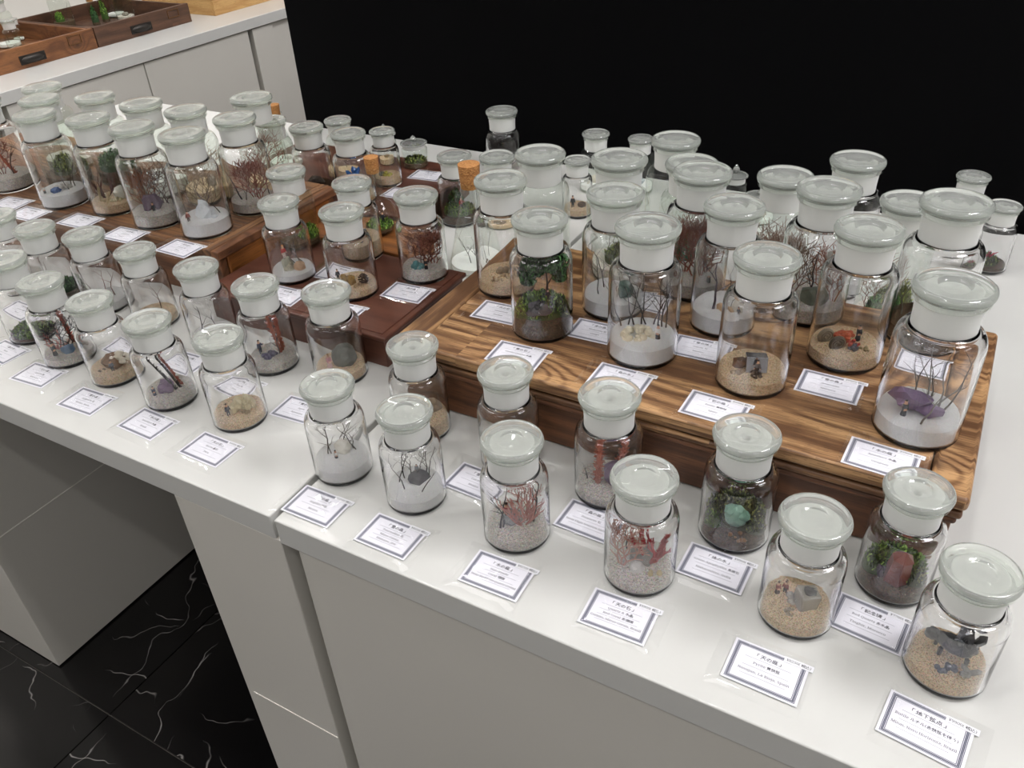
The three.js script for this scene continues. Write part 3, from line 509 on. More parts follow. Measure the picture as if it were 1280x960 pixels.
jar('a', -0.045, -0.532, 0, 0.985, 'jar with beige sand, grey translucent crystal block and brown figures', 'beige', 0.014, [[0.22, 0.0, ['crystal', woodless(rbox(0.018, 0.02, 0.016, 0.0015, 1).rotateY(0.6).rotateZ(-0.12)), mat(0x9b9486, 0.25, { clearcoat: 0.7 })], 0.007, 0, [[0.002, 0.0105, 0, ['dark_inclusion', stoneGeo(0.005, 901, 1.2, 0.4, 1), mat(0x2e2a28, 0.4)]]]], [-0.12, 0.0, S.crystal(0.009, 0xb8b4a8, { n: 3 }), 0.002], [-0.55, -0.1, S.man(0.016, SCH.brown, 'gown', 0.6)], [-0.36, -0.2, S.man(0.016, SCH.brown, 'stand', -0.4)], [-0.1, 0.45, S.lumps(0.006, 0xa8987c, { n: 8, s: 0.3 })]], { amp: 0.004 });
jar('a', 0.076, -0.53, 0, 0.98, 'nearest right-hand jar with beige sand and black beast-shaped ore', 'beige', 0.015, [[0.05, -0.05, ['ore', merged([stoneGeo(0.01, 911, 1.6, 0.8, 0.9), ...[-0.013, -0.008, 0.008, 0.012].map((q, i) => limb([q, -0.006, i % 2 ? 0.004 : -0.004], [q * 1.05, -0.016, i % 2 ? 0.005 : -0.005], 0.0022, 0.0015)), stoneGeo(0.006, 912, 1.2, 0.9, 0.8).translate(-0.017, 0.001, 0), crystalGeo(0.01, 913, 5).translate(0.008, 0.002, 0)]), mat(0x2c2c30, 0.35, { clearcoat: 0.6 })], 0.015], [0.1, -0.1, S.crystal(0.008, 0x76787e, { n: 4 }), 0.018], [0.05, 0.4, S.lumps(0.008, 0x3a4350, { n: 9, s: 0.3 })], [0.55, 0.3, S.crystal(0.007, 0x8c8a84, { n: 4 }), 0.001], [0.0, -0.2, T(0.026, 0xc9a26a, { r: 0.0005, side: 0.1 }), 0.012]]);
// right table, second row against the big crate
jar('a', -0.494, -0.606, 0, 0.99, 'jar at the crate corner with grey-beige sand heaped to one side', 'beige', 0.022, [[0.35, -0.1, S.stone(0.014, 0x9c8a74, { sy: 0.8 }), 0.003], [-0.35, -0.3, T(0.045, 0x5a463a)]], { cone: 0.008 , hollow: 1 });
jar('a', -0.375, -0.604, 0, 1.0, 'jar standing behind the pink coral jar, before the big crate', 'beige', 0.016, [[0.3, -0.2, T(0.05, 0x5a463a)], [-0.2, 0, S.stone(0.011, 0x8a7868), 0.004], [0.1, 0.3, S.man(0.015, SCH.grey)]], { hollow: 1 });
jar('a', -0.258, -0.605, 0, 1.05, 'jar with two nubbly orange coral columns and a lilac stone', 'grey', 0.013, [[-0.3, 0.1, S.column(0.066, 0.0058, 0xb86248, 0.04)], [0.28, -0.15, S.column(0.056, 0.0055, 0xb86248, 0.16)], [0.12, 0.25, T(0.03, blackC, { side: 0.9 })], [-0.6, 0.0, T(0.02, blackC, { side: 0.9 })], [0.25, -0.05, S.stone(0.013, 0x8a7890, { sy: 1.2 }), 0.006]], { hollow: 1 });
jar('a', -0.123, -0.605, 0, 1.04, 'jar with green moss and a mint green mineral lump', 'soil', 0.012, [[0, -0.25, S.moss(0.029, 0.026, 'olive', { rz: 0.02, n: 900 })], [-0.55, 0.1, S.moss(0.01, 0.012, 'fresh', { n: 180 })], [0.55, 0.1, S.moss(0.01, 0.012, 'olive', { n: 180 })], [0.02, 0.28, ['crystal', merged([stoneGeo(0.0105, 921, 1, 1.15, 0.8, 1, 0.2), stoneGeo(0.006, 922).translate(0.007, 0.004, 0.002), stoneGeo(0.006, 923).translate(-0.005, 0.008, 0.001)]), mat(0x84b39c, 0.35, { clearcoat: 0.5 })], 0.016], [0.15, 0.6, S.lumps(0.008, 0x9a6a3c, { n: 7, s: 0.25, flat: 0.2 })]], { hollow: 1 });
jar('a', 0.023, -0.606, 0, 0.965, 'jar with moss and a large rust red quartz crystal', 'soil', 0.014, [[0, -0.3, S.moss(0.028, 0.021, 'fresh', { rz: 0.018, n: 800 })], [-0.5, 0.0, S.moss(0.013, 0.018, 'fresh', { n: 260 })], [0.5, 0.0, S.moss(0.012, 0.014, 'olive', { n: 220 })], [0.1, 0.2, ['crystal', (() => { const g = new THREE.CylinderGeometry(0.0095, 0.0125, 0.028, 6, 1); const c = new THREE.ConeGeometry(0.0095, 0.008, 6).translate(0.001, 0.018, 0); const m = merged([g, c]); m.rotateZ(-0.06); m.rotateY(0.3); m.computeVertexNormals(); return m; })(), mat(0x8c4034, 0.3, { clearcoat: 0.5 })], 0.012], [-0.15, 0.25, S.crystal(0.009, 0x5a4a58, { n: 3 }), 0.0]], { hollow: 1 });
// on the big crate, front row
{
  const t = jar('b', -0.402, -0.738, RB, 0.94, 'jar with a small leafy tree growing from moss and dark rock', 'soil', 0.024, [[0, -0.15, S.moss(0.034, 0.02, 'fresh', { rz: 0.03, n: 1100 })], [-0.6, 0.1, S.moss(0.013, 0.017, 'fresh', { n: 260 })], [0.62, 0.1, S.moss(0.013, 0.016, 'olive', { n: 260 })], [-0.1, 0.35, S.stone(0.012, 0x5c5a5e, { sx: 1.3, sy: 0.8, jag: 0.5 }), 0.012], [-0.12, 0.5, S.crystal(0.008, 0x3c3a40, { n: 5 }), 0.015], [0.2, 0.1, S.man(0.014, SCH.dark, 'stand', 0), 0.02]], { cone: 0.003 , hollow: 1 });
  const trunk = mesh('tree', twigGeo(0.066, 77, { r: 0.0018, side: 0.95, bend: 0.3, depth: 2, nodes: 5 }), mat(0x4a382c, 0.9), t, [0.004, 0.034, -0.004]);
  const parts = [[0, 0.06, 0, 0.02], [-0.014, 0.05, 0.003, 0.015], [0.014, 0.052, -0.002, 0.016], [0, 0.074, -0.004, 0.015], [-0.02, 0.036, 0.004, 0.01], [0.018, 0.038, 0.002, 0.009]].map(([x, y, z, r], i) => { const g = mossGeo(r, r, r * 0.8, 420, 600 + i, GREEN.dark, 0, false); g.translate(x, y, z); const h = mossGeo(r * 0.95, r * 0.95, -r * 0.6, 260, 640 + i, GREEN.dark, 0, false); h.translate(x, y, z); return [g, h]; }).flat();
  const fo = mesh('foliage', mergeGeometries(parts), mossMat, trunk); fo.userData.kind = 'stuff';
}
jar('b', -0.278, -0.740, RB, 1.02, 'jar with white sand, cream crystal heap and a row of bare black twigs', 'white', 0.023, [...[-0.62, -0.45, -0.25, -0.05, 0.12, 0.28, 0.42, 0.55, 0.66].map((q, i) => [q, -0.15 - 0.35 * (1 - q * q), T(0.06 + 0.006 * (i % 3), dark, { lean: (i % 2 - 0.5) * 0.25, side: 0.6, r: 0.001 })]), [-0.1, 0.1, S.lumps(0.018, 0xf0e6cc, { n: 44, s: 0.2, flat: 0.75 })], [0.42, 0.25, S.man(0.019, SCH.white, 'gown', -0.3)]], { cone: 0.002 });
jar('b', -0.155, -0.737, RB, 0.97, 'jar with layered beige sand and a mirror-bright metallic cube', 'beige', 0.018, [[0.1, 0.1, ['pyrite_cube', rbox(0.022, 0.018, 0.016, 0.0008, 1).rotateX(-0.25).rotateY(0.15), std({ color: 0xc9cad4, metalness: 1, roughness: 0.16 })], 0.008], [0.1, 0.45, S.lumps(0.007, 0x54463c, { n: 8, s: 0.35 })], [-0.35, 0.0, S.stone(0.008, 0x6a4428, { sy: 0.8 }), 0.003], [-0.35, 0.45, S.lumps(0.009, 0xa88c68, { n: 10, s: 0.25, flat: 0.2 })], [0.15, 0.42, S.man(0.017, SCH.grey), 0.003]], { amp: 0.003 });
jar('b', 0.007, -0.727, RB, 1.03, 'jar with amethyst chunk, silvery twigs and white sand at the crate corner', 'white', 0.021, [...[-0.1, 0.1, 0.25, 0.4, 0.5, 0.3].map((q, i) => [q, -0.1 - 0.1 * (i % 3), T(0.066 + 0.004 * i, i % 2 ? 0x8e8a86 : 0x5c5650, { lean: (i - 2) * 0.1, side: 0.5, r: 0.001 })]), [-0.05, 0.1, ['crystal', merged([stoneGeo(0.013, 931, 1.4, 0.8, 0.8, 1, 0.5).translate(-0.006, 0.003, 0), stoneGeo(0.009, 932, 1.3, 0.7, 0.8, 1, 0.5).translate(0.011, -0.003, 0.003)]), mat(0x7d6488, 0.3, { clearcoat: 0.6 })], 0.009], [-0.3, 0.42, S.man(0.018, SCH.dark, 'gown', 0.5, 'tiny dark figurine')], [0.1, 0.55, T(0.05, 0x9a948c, { lean: 0.25, r: 0.001 })]], { amp: 0.004 });
// on the big crate, second row
jar('b', -0.493, -0.811, RB, 0.965, 'jar with coarse beige sand and a figurine in white coat', 'beige', 0.018, [[0.2, 0.3, S.man(0.019, SCH.coat, 'stand', 0.1, 'tiny figurine in white coat')], [0.0, -0.1, S.lumps(0.011, 0xa39078, { n: 12, s: 0.35 })], [0.35, 0.0, S.stone(0.009, 0x7e8078), 0.004], [-0.2, 0.35, S.lumps(0.012, 0xcdb594, { n: 14, s: 0.18, flat: 0.1 })]], { amp: 0.004 });
jar('b', -0.348, -0.819, RB, 0.985, 'jar with white sand and a dark green stone between twigs', 'white', 0.022, [[0.3, 0.1, S.stone(0.013, 0x2f5c50, { sy: 1.1, rough: 0.35, jag: 0.5 }), 0.005], [-0.45, 0.2, T(0.06, dark, { side: 0.7 })], [-0.3, -0.3, T(0.07, dark)], [0.1, -0.4, T(0.066, 0x5a5a50)], [0.5, -0.3, T(0.06, dark)], [-0.1, 0.35, T(0.024, dark, { side: 0.8, lean: 0.4 })]]);
jar('b', -0.218, -0.837, RB, 0.98, 'jar with white sand, violet-grey branching twig and peach stone', 'white', 0.024, [[-0.3, 0.25, T(0.07, 0x5e5460, { r: 0.0016, side: 0.7 })], [-0.05, 0.1, T(0.045, dark, { lean: 0.4 })], [0.0, 0.25, S.stone(0.008, 0xe0bc94, { sy: 0.7 }), 0.002], [0.3, 0.0, S.stone(0.01, 0xd8d2c4), 0.002], [0.4, 0.4, S.man(0.014, SCH.dark)]], { amp: 0.004 });
jar('b', -0.079, -0.824, RB, 1.01, 'jar with two round ammonite discs and orange coral on beige sand', 'beige', 0.017, [[-0.52, 0.1, ['ammonite', discGeo(0.0105), mat(0x8d826c, 0.4)], 0.007, 0.5], [-0.18, 0.35, ['ammonite', discGeo(0.0105), mat(0x5e5648, 0.35)], 0.006, 0.5], [-0.05, 0.0, S.lumps(0.009, 0xc65a34, { n: 16, s: 0.3, flat: 0.9 }), 0.008], [0.15, 0.1, S.lumps(0.008, 0xb8402c, { n: 14, s: 0.3, flat: 0.9 }), 0.003], [0.3, -0.25, S.man(0.019, SCH.dark, 'gown', 0.3)], [0.22, 0.3, S.crystal(0.006, 0x6f7480, { n: 5 })], [0.5, 0.2, S.lumps(0.006, 0x9c8a5c, { n: 7, s: 0.3 })]]);
// on the big crate, third row
jar('b', -0.135, -0.903, RB, 1.03, 'jar with black sea twigs, orange fan and mossy grey stone, third row', 'grey', 0.02, [[-0.1, 0.1, T(0.078, blackC, { r: 0.0013, side: 0.9 })], [0.1, 0.2, T(0.07, blackC, { side: 0.9 })], [0.55, 0.1, S.fan(0.06, 0.02, 0xa05a38, { depth: 5 })], [0.05, 0.25, S.stone(0.013, 0x6a7464, { sy: 1 }), 0.006], [-0.55, -0.1, S.fan(0.06, 0.02, 0x8a6a52, { depth: 5 })]]);
jar('b', -0.011, -0.903, RB, 1.06, 'jar with a dark green moss dome and bluish crystal at back right', 'soil', 0.02, [[0.25, 0.0, S.moss(0.024, 0.036, 'dark', { n: 900 })], [-0.6, 0, T(0.06, 0x8a8a80)], [0.3, -0.1, S.crystal(0.009, 0x9ab4c8, { n: 5 }), 0.036]]);
jar('b', -0.488, -0.903, RB, 0.975, 'jar with green foliage and pinkish gravel behind the white-coat jar', 'soil', 0.016, [[-0.2, 0, S.moss(0.018, 0.05, 'dark', { n: 600 })], [0.5, 0.2, S.lumps(0.012, 0xb09084, { n: 14, s: 0.3 })]], THIN);
jar('b', -0.380, -0.903, RB, 1.03, 'jar crammed with grey twigs and moss behind the green stone jar', 'grey', 0.02, [[-0.4, 0.1, T(0.08, greyTwig, { side: 0.8 })], [0.0, 0.1, T(0.08, dark, { side: 0.8 })], [0.4, 0, T(0.075, greyTwig, { side: 0.8 })], [0.1, 0.1, S.moss(0.02, 0.025, 'olive', { n: 380 })]], THIN);
jar('b', -0.276, -0.903, RB, 1.02, 'jar full of a dense rust brown sea fan with a black and white bird figure', 'grey', 0.02, [[0.0, 0.1, S.fan(0.075, 0.036, rust, { depth: 6, r: 0.0012 })], [0.3, -0.1, S.fan(0.075, 0.036, 0x7c4436, { depth: 6, r: 0.0012 })], [-0.3, -0.15, S.fan(0.07, 0.034, 0x985644, { depth: 6, r: 0.0012 })], [0.4, 0.5, S.man(0.02, SCH.white, 'gown', 0)]]);
// tall jars standing on the table behind the crate
jar('d', -0.336, -1.047, 0, 1, 'tall jar with green moss half hidden behind the rust fan jar', 'soil', 0.05, [[-0.3, 0, S.moss(0.022, 0.05, 'dark', { n: 500 })]], THIN);
jar('d', -0.388, -1.127, 0, 1, 'tall clear jar topmost in the cluster in front of the black backdrop', 'grey', 0.03, [[0, 0, T(0.09, greyTwig, { side: 0.8 })], [0.4, 0.1, S.stone(0.014, 0x6b7266), 0.004]], THIN);
jar('d', -0.212, -1.048, 0, 1, 'tall jar with tan branching coral behind the violet twig jar', 'beige', 0.03, [[-0.3, 0, S.fan(0.11, 0.03, 0xa8887a, { depth: 6 })], [0.35, 0.1, S.fan(0.1, 0.03, 0x8a5e4c, { depth: 6 })]], THIN);
jar('d', -0.141, -1.138, 0, 1, 'tall jar whose lid stands out highest against the black backdrop at right', 'white', 0.04, [[0, 0, S.stone(0.016, 0xc8c4ba), 0.006], [0.4, 0, T(0.07, greyTwig)]]);
jar('d', -0.062, -1.043, 0, 0.96, 'tall jar with reddish twigs touching the moss dome jar', 'grey', 0.03, [[-0.4, 0.2, S.fan(0.09, 0.02, 0x8a5648, { depth: 5 })], [0.2, 0, S.moss(0.02, 0.05, 'olive', { n: 420 })], [-0.1, 0.4, S.moss(0.018, 0.03, 'dark', { n: 320 })]], THIN);
// far side of the right table
jar('a', -0.813, -1.356, 0, 1.03, 'lone jar with black netted twigs against the black backdrop', 'grey', 0.012, [[0, 0, S.fan(0.065, 0.026, blackC, { depth: 6 })], [0.2, 0.3, S.fan(0.055, 0.024, 0x3a3634, { depth: 5 })]]);
jar('a', -0.704, -1.150, 0, 1, 'jar with low lid between the cork flask and the lone back jar', 'beige', 0.018, [[0, 0.1, S.stone(0.012, 0x9a8c7c), 0.004], [-0.4, 0.2, T(0.04, dark)]], THIN);
jar('a', -0.772, -1.125, 0, 1.0, 'jar with moss and figurine in red shirt stretching an arm', 'soil', 0.018, [[0, 0, S.moss(0.027, 0.014, 'fresh', { n: 600 })], [-0.1, -0.3, S.moss(0.014, 0.036, 'dark', { n: 300 })], [0.15, 0.4, S.man(0.022, SCH.red, 'reach', 0, 'tiny figurine in red shirt'), 0.009]]);
jar('c', -0.595, -1.232, 0, 1, 'little jar with tan sand and dark figurine near the backdrop', 'beige', 0.015, [[-0.3, 0.2, S.man(0.022, SCH.dark)], [0.3, 0.1, S.stone(0.007, 0x6a5442), 0.003]]);
jar('c', -0.612, -1.344, 0, 1.08, 'little jar at the rear left of the cluster before the backdrop', 'white', 0.015, [[0, 0, S.stone(0.009, 0xc8c2b4), 0.004], [0.4, 0, T(0.03, dark)]], THIN);
jar('c', -0.536, -1.369, 0, 1, 'little jar at the rear beside the topmost tall jar', 'white', 0.015, [[0, 0, S.crystal(0.008, 0xb8c0c4)], [-0.4, 0, T(0.03, dark)]], THIN);
jar('c', -0.004, -1.378, 0, 1.06, 'little jar at the far right rear, its lid alone showing', 'white', 0.014, [[0, 0, S.stone(0.009, 0xb8a894), 0.004]]);
jar('c', 0.045, -1.294, 0, 1, 'little jar at the right edge with red flower on moss', 'soil', 0.01, [[-0.1, 0.1, S.moss(0.015, 0.012, 'olive', { n: 260 })], [-0.15, 0.15, S.coral(0.009, 0xc03a4c, { n: 7, r: 0.0014 }), 0.011]]);

// left table, front row (left to right)
jar('a', -1.132, -0.541, 0, 1.02, 'leftmost front jar with bright green moss on dark soil', 'soil', 0.009, [[0, 0.1, S.moss(0.027, 0.008, 'fresh', { n: 700 })], [0.2, -0.3, S.stone(0.013, 0x6a5c4c, { sy: 0.5 }), 0.002]]);
jar('a', -1.028, -0.523, 0, 1.0, 'front jar with blue stone, black net twigs and red coral on grey sand', 'grey', 0.014, [[0.1, -0.1, S.fan(0.055, 0.022, blackC, { depth: 5, r: 0.001 })], [0.35, -0.3, S.column(0.05, 0.004, 0xb05040, -0.1)], [-0.3, -0.25, S.coral(0.022, 0xb86a60, { n: 5 })], [0.0, 0.25, S.stone(0.008, 0x5a7898, { sx: 1.2, sy: 0.9, rough: 0.35 }), 0.003], [0.3, 0.1, S.lumps(0.01, 0xb8aa98, { n: 9, s: 0.4 })], [-0.5, 0.25, S.man(0.02, SCH.dark, 'gown', 0.4)]]);
jar('a', -0.929, -0.521, 0, 0.97, 'front jar with brown rock topped with cream crystals on beige sand', 'beige', 0.017, [[0.05, 0, S.stone(0.014, 0x7a5634, { sx: 1.2, sy: 0.7, jag: 0.5 }), 0.005], [0.3, 0.05, S.lumps(0.014, 0xf0e6d2, { n: 26, s: 0.25, flat: 0.9 }), 0.006], [-0.1, 0.45, S.man(0.017, SCH.grey)], [-0.5, 0.2, S.lumps(0.005, 0x8a7458, { n: 5 })]], { amp: 0.003 });
jar('a', -0.819, -0.517, 0, 0.975, 'front jar with amethyst lump and slanting black and red coral rods', 'grey', 0.015, [[0.25, 0.25, S.column(0.062, 0.0018, 0x2e2c2c, -0.35)], [0.4, 0.15, S.column(0.058, 0.0016, blackC, -0.3)], [0.5, 0.0, S.column(0.056, 0.0017, 0xa85a4c, -0.32)], [-0.1, 0.1, S.stone(0.011, 0x7a5c80, { sy: 1, rough: 0.35 }), 0.006], [-0.58, 0.2, S.man(0.015, SCH.navy, 'gown')]], { amp: 0.005, cone: 0.003 });
jar('a', -0.708, -0.525, 0, 0.99, 'front jar with straw yellow crystal cluster and dark figurine on beige sand', 'beige', 0.014, [[0.15, 0, S.lumps(0.015, 0xd6c79e, { n: 34, s: 0.3, flat: 0.95 })], [0.2, -0.05, S.crystal(0.01, 0xe0d4ae, { n: 8, up: 1.2 }), 0.006], [-0.4, 0.25, S.man(0.018, SCH.dark, 'stand', 0.4)], [0.15, 0.4, S.lumps(0.007, 0x9c845e, { n: 8, s: 0.3 })]], { amp: 0.003 });
// left table, second row
jar('a', -1.295, -0.635, 0, 1, 'second row jar cut by the left edge below the striped box', 'grey', 0.014, [[0.2, 0, T(0.05, blackC, { side: 0.9 })]]);
jar('a', -1.196, -0.632, 0, 1, 'second row jar, first whole one from the left, with mossy ground', 'soil', 0.014, [[0.2, 0, S.moss(0.022, 0.014, 'dark', { n: 400 })], [-0.3, 0, T(0.05, 0x7a6a5c)]]);
jar('a', -1.102, -0.646, 0, 1, 'second row jar with white sand and thin reddish twigs', 'white', 0.016, [[0, 0, T(0.05, 0x7a4c40)], [0.4, 0.1, T(0.055, 0x7a4c40)], [-0.4, 0, T(0.045, 0x6a5a50)]]);
jar('a', -0.995, -0.647, 0, 0.965, 'second row jar with tan sand only, in front of the striped box', 'beige', 0.014, [[-0.3, 0, S.stone(0.009, 0x8a7058), 0.003], [0.3, -0.2, T(0.045, 0x6a4c3c)]]);
jar('a', -0.867, -0.641, 0, 1, 'second row jar with pale stone and dark twigs beside striped box corner', 'white', 0.016, [[-0.1, 0, S.stone(0.011, 0xd8d4cc), 0.006], [0.2, 0, T(0.05, dark)], [-0.5, 0, T(0.046, dark)]]);
jar('a', -0.755, -0.635, 0, 1.015, 'second row jar with violet stone, navy figurine and orange coral broom', 'grey', 0.014, [[0.35, -0.1, S.column(0.058, 0.0042, 0xb85e40, -0.14)], [0.45, -0.2, S.column(0.052, 0.0036, 0xb4583c, -0.05)], [-0.1, 0.1, S.lumps(0.009, 0x4a4468, { n: 14, s: 0.35, flat: 0.8 })], [-0.42, 0.0, S.man(0.02, SCH.navy, 'reach', 0.5, 'tiny figurine in navy'), 0.006], [0.25, 0.0, T(0.03, blackC, { side: 0.9 })]]);
jar('a', -0.656, -0.655, 0, 1.04, 'second row jar with grey-green boulder and pink figurine, before reddish brown box', 'beige', 0.016, [[0.2, -0.05, S.stone(0.016, 0x676860, { sy: 1, detail: 2, jag: 0.14, rough: 0.85 }), 0.008], [-0.4, 0.2, S.man(0.021, SCH.pink, 'gown', 0.5, 'tiny figurine in pink')]], { hollow: 1 });

// striped box: front row, then the rows behind
jar('b', -1.475, -0.775, LB, 1, 'jar cut by the left edge with a long orange coral, on the striped box', 'grey', 0.024, [[0.3, 0.1, S.column(0.085, 0.005, 0xa8583c, -0.32)], [0.2, 0.2, T(0.06, blackC, { side: 0.9 })], [-0.2, 0, S.fan(0.06, 0.02, 0x8c4c44, { depth: 5 })]]);
jar('b', -1.317, -0.766, LB, 0.985, 'jar with white sand, small blue crystal and sprigs on the striped box', 'white', 0.024, [[-0.25, 0.25, S.stone(0.007, 0x39588c, { sx: 1.2 }), 0.002], [0.05, 0.0, S.lumps(0.012, 0xcfcac4, { n: 14, s: 0.3, flat: 0.9 })], [0.3, 0.2, T(0.05, dark, { lean: -0.3 })], [0.4, -0.1, T(0.072, 0x4c4c3c, { side: 0.9 })], [0.55, 0, T(0.055, dark, { lean: -0.2 })], [-0.7, 0.15, S.man(0.014, SCH.white, 'gown')]]);
jar('b', -1.211, -0.784, LB, 0.99, 'jar with flat tan sand, pearl shell and cream figurine, on the striped box', 'beige', 0.018, [[0.35, 0.1, S.stone(0.012, 0xd6d6c8, { sx: 1.1, sy: 1, rough: 0.2, detail: 2, jag: 0.15 }), 0.008], [0.05, 0.3, S.lumps(0.008, 0xcbbf94, { n: 9, s: 0.35 })], [-0.55, 0.1, S.column(0.022, 0.002, 0xd0bc94, 0.1)], [-0.35, 0.2, S.coral(0.014, 0xd0bc94, { n: 4 })], [-0.3, -0.3, S.coral(0.03, 0x6a4034, { n: 5 })]], { amp: 0.0015 });
jar('b', -1.102, -0.776, LB, 1.0, 'jar with violet slab, grey sand and rusty sea fans on the striped box', 'grey', 0.022, [[-0.3, -0.1, S.fan(0.06, 0.02, 0x9c6040, { depth: 5 })], [0.35, -0.15, S.fan(0.085, 0.026, 0x5e3830, { depth: 6 })], [0.6, 0.0, T(0.075, 0x3c2824, { lean: -0.2, side: 0.8 })], [-0.1, 0.2, S.stone(0.015, 0x6e5a6c, { sy: 1.1, sz: 0.6 }), 0.01], [-0.1, 0.5, S.man(0.017, SCH.dark)]], { cone: 0.004 });
jar('b', -1.001, -0.781, LB, 1.0, 'jar with white sand, ice white rock and red figurine on the striped box', 'white', 0.024, [[0.05, 0.1, S.stone(0.013, 0xe4e8ea, { sx: 1, sy: 1.3, jag: 0.6, rough: 0.35 }), 0.008], [0.25, 0.3, S.lumps(0.01, 0xe8ecee, { n: 12, s: 0.4, flat: 0.5 })], [0.5, 0.0, T(0.07, 0x5c5460, { lean: -0.3, side: 0.7 })], [0.65, 0.1, T(0.04, dark, { lean: -0.4 })], [-0.6, 0.3, S.man(0.017, SCH.brown, 'stand', 0, 'tiny figurine in dark red')], [0.1, -0.3, S.fan(0.07, 0.025, 0x8a7460, { depth: 4 })]], { cone: 0.003 });
jar('b', -0.995, -0.877, LB, 0.97, 'jar with black twigs and brick red sea fan, rear corner of striped box', 'grey', 0.02, [[-0.45, 0.1, T(0.082, blackC, { r: 0.0013, side: 0.95 })], [0.1, 0.1, S.fan(0.06, 0.026, 0x9a5648, { depth: 6 })], [0.3, 0.3, S.fan(0.042, 0.018, 0xa46658, { depth: 5 })], [0.7, 0.0, T(0.07, blackC, { lean: 0.1, side: 0.95 })], [-0.3, 0.3, T(0.03, blackC, { side: 1 })]]);
jar('b', -1.187, -0.866, LB, 1.0, 'jar behind the pearl shell jar in the second rank on the striped box', 'white', 0.03, [[0, 0, T(0.08, greyTwig, { side: 0.8 })], [0.4, 0, T(0.07, dark, { side: 0.8 })]], THIN);
jar('b', -1.095, -0.873, LB, 0.98, 'jar behind the ice white rock jar in the second rank on the striped box', 'beige', 0.024, [[0, 0, S.fan(0.08, 0.03, 0xa08468, { depth: 5 })], [0.5, 0.1, S.stone(0.012, 0x9a8c7c), 0.004]], THIN);
jar('b', -1.313, -0.875, LB, 0.97, 'jar nearest the low cabinet doors in the second rank on the striped box', 'soil', 0.024, [[0, 0, S.moss(0.03, 0.04, 'dark', { n: 600 })]], THIN);
jar('b', -1.457, -0.878, LB, 0.98, 'rearmost jar at the left end of the striped box', 'grey', 0.024, [[0, 0, T(0.08, greyTwig, { side: 0.8 })]], THIN);
jar('b', -1.392, -0.827, LB, 0.98, 'jar squeezed between blue crystal jar and the rearmost left jar', 'soil', 0.02, [[0.2, 0, S.moss(0.026, 0.03, 'olive', { n: 500 })], [-0.3, 0, T(0.07, greyTwig, { side: 0.8 })]], THIN);
jar('b', -1.035, -0.955, LB, 1.0, 'jar at the back edge of striped box, lid peeping out behind another lid', 'beige', 0.02, [[0, 0, S.fan(0.075, 0.03, 0x8c5a48, { depth: 5 })]], THIN);

// on the reddish brown box and the boxes behind it
jar('a', -0.828, -0.771, BB, 0.975, 'jar with white sand, peach stones and seated figurine with orange hat', 'white', 0.014, [[-0.05, 0.1, S.lumps(0.009, 0xcfc8b0, { n: 14, s: 0.35, flat: 1.2 })], [0.3, 0.2, S.stone(0.009, 0xdcb898, { sy: 0.8 }), 0.003], [-0.2, -0.05, S.stone(0.008, 0xb8b8a4, { sy: 1.4 }), 0.006], [-0.25, 0.0, S.man(0.022, SCH.santa, 'stand', 0.5, 'tiny figurine with orange hat'), 0.016], ...[0.3, 0.45, 0.6].map((q, i) => [q, -0.1 * i, T(0.05, 0x5a5a58, { lean: -0.4, side: 0.4 })])]);
jar('a', -0.893, -0.859, BB, 1.0, 'jar with green moss behind the orange hat jar, beside striped box', 'soil', 0.012, [[0.5, 0.1, S.moss(0.014, 0.018, 'fresh', { n: 360 })], [-0.2, 0, T(0.05, 0x6a5c44, { side: 0.7 })], [0.2, 0, T(0.055, 0x6a5c44, { side: 0.7 })]], THIN);
jar('a', -0.716, -0.771, BB, 1.025, 'jar with amber crystal, pine cone and tan sand on reddish brown box', 'beige', 0.014, [[-0.15, 0.1, S.crystal(0.011, 0xb08c50, { n: 8, up: 1.3 }), 0.001], [0.4, 0.2, ['pine_cone', coneGeo(), mat(0x4a3626, 0.8)], 0.007], [-0.6, -0.2, S.man(0.016, SCH.dark), 0.004], [0.15, 0.45, S.lumps(0.008, 0xbca078, { n: 9, s: 0.25, flat: 0.2 })]], { amp: 0.003 });
jar('a', -0.778, -0.869, BB, 0.97, 'jar with deep tan sand and a dark shiny lump, behind the amber jar', 'beige', 0.03, [[0.1, 0.1, S.crystal(0.01, 0x585c66, { n: 7 }), 0.001]]);
jar('a', -0.654, -0.853, BB, 1.03, 'jar with turquoise stone and brown net sea fan on reddish brown box corner', 'grey', 0.015, [[0.2, -0.1, S.fan(0.066, 0.026, 0x5c2e28, { depth: 6, r: 0.0013 })], [0.45, 0.0, S.fan(0.05, 0.02, 0x9a5c4c, { depth: 6 })], [-0.3, 0.2, S.lumps(0.009, 0x5a9a9c, { n: 14, s: 0.4, flat: 0.7 })], [-0.1, -0.2, T(0.06, 0x4a2824, { side: 0.9 })], [0.08, 0.4, S.man(0.017, SCH.dark, 'gown')]]);
jar('a', -1.007, -1.035, BB, 0.99, 'jar with white card showing through, rear dark box', 'soil', 0.014, [[0, 0, S.stone(0.014, 0x4a4038), 0.004]]);
jar('a', -0.917, -1.035, BB, 0.99, 'jar with bright blue glassy figure inside, rear dark box', 'beige', 0.014, [[0.05, 0.1, S.crystal(0.012, 0x2c66b0, { n: 6 }), 0.03], [0.05, 0.1, S.stone(0.012, 0x8a7c6c, { sy: 1.3 }), 0.012]]);
jar('c', -0.913, -1.118, BB, 0.97, 'little jar with yellow-green crystals on tan sand, rear dark box', 'beige', 0.016, [[-0.05, 0, S.lumps(0.009, 0xb0a83c, { n: 14, s: 0.35, flat: 0.6 })], [-0.4, -0.1, S.stone(0.006, 0x6a6a58), 0.002]]);
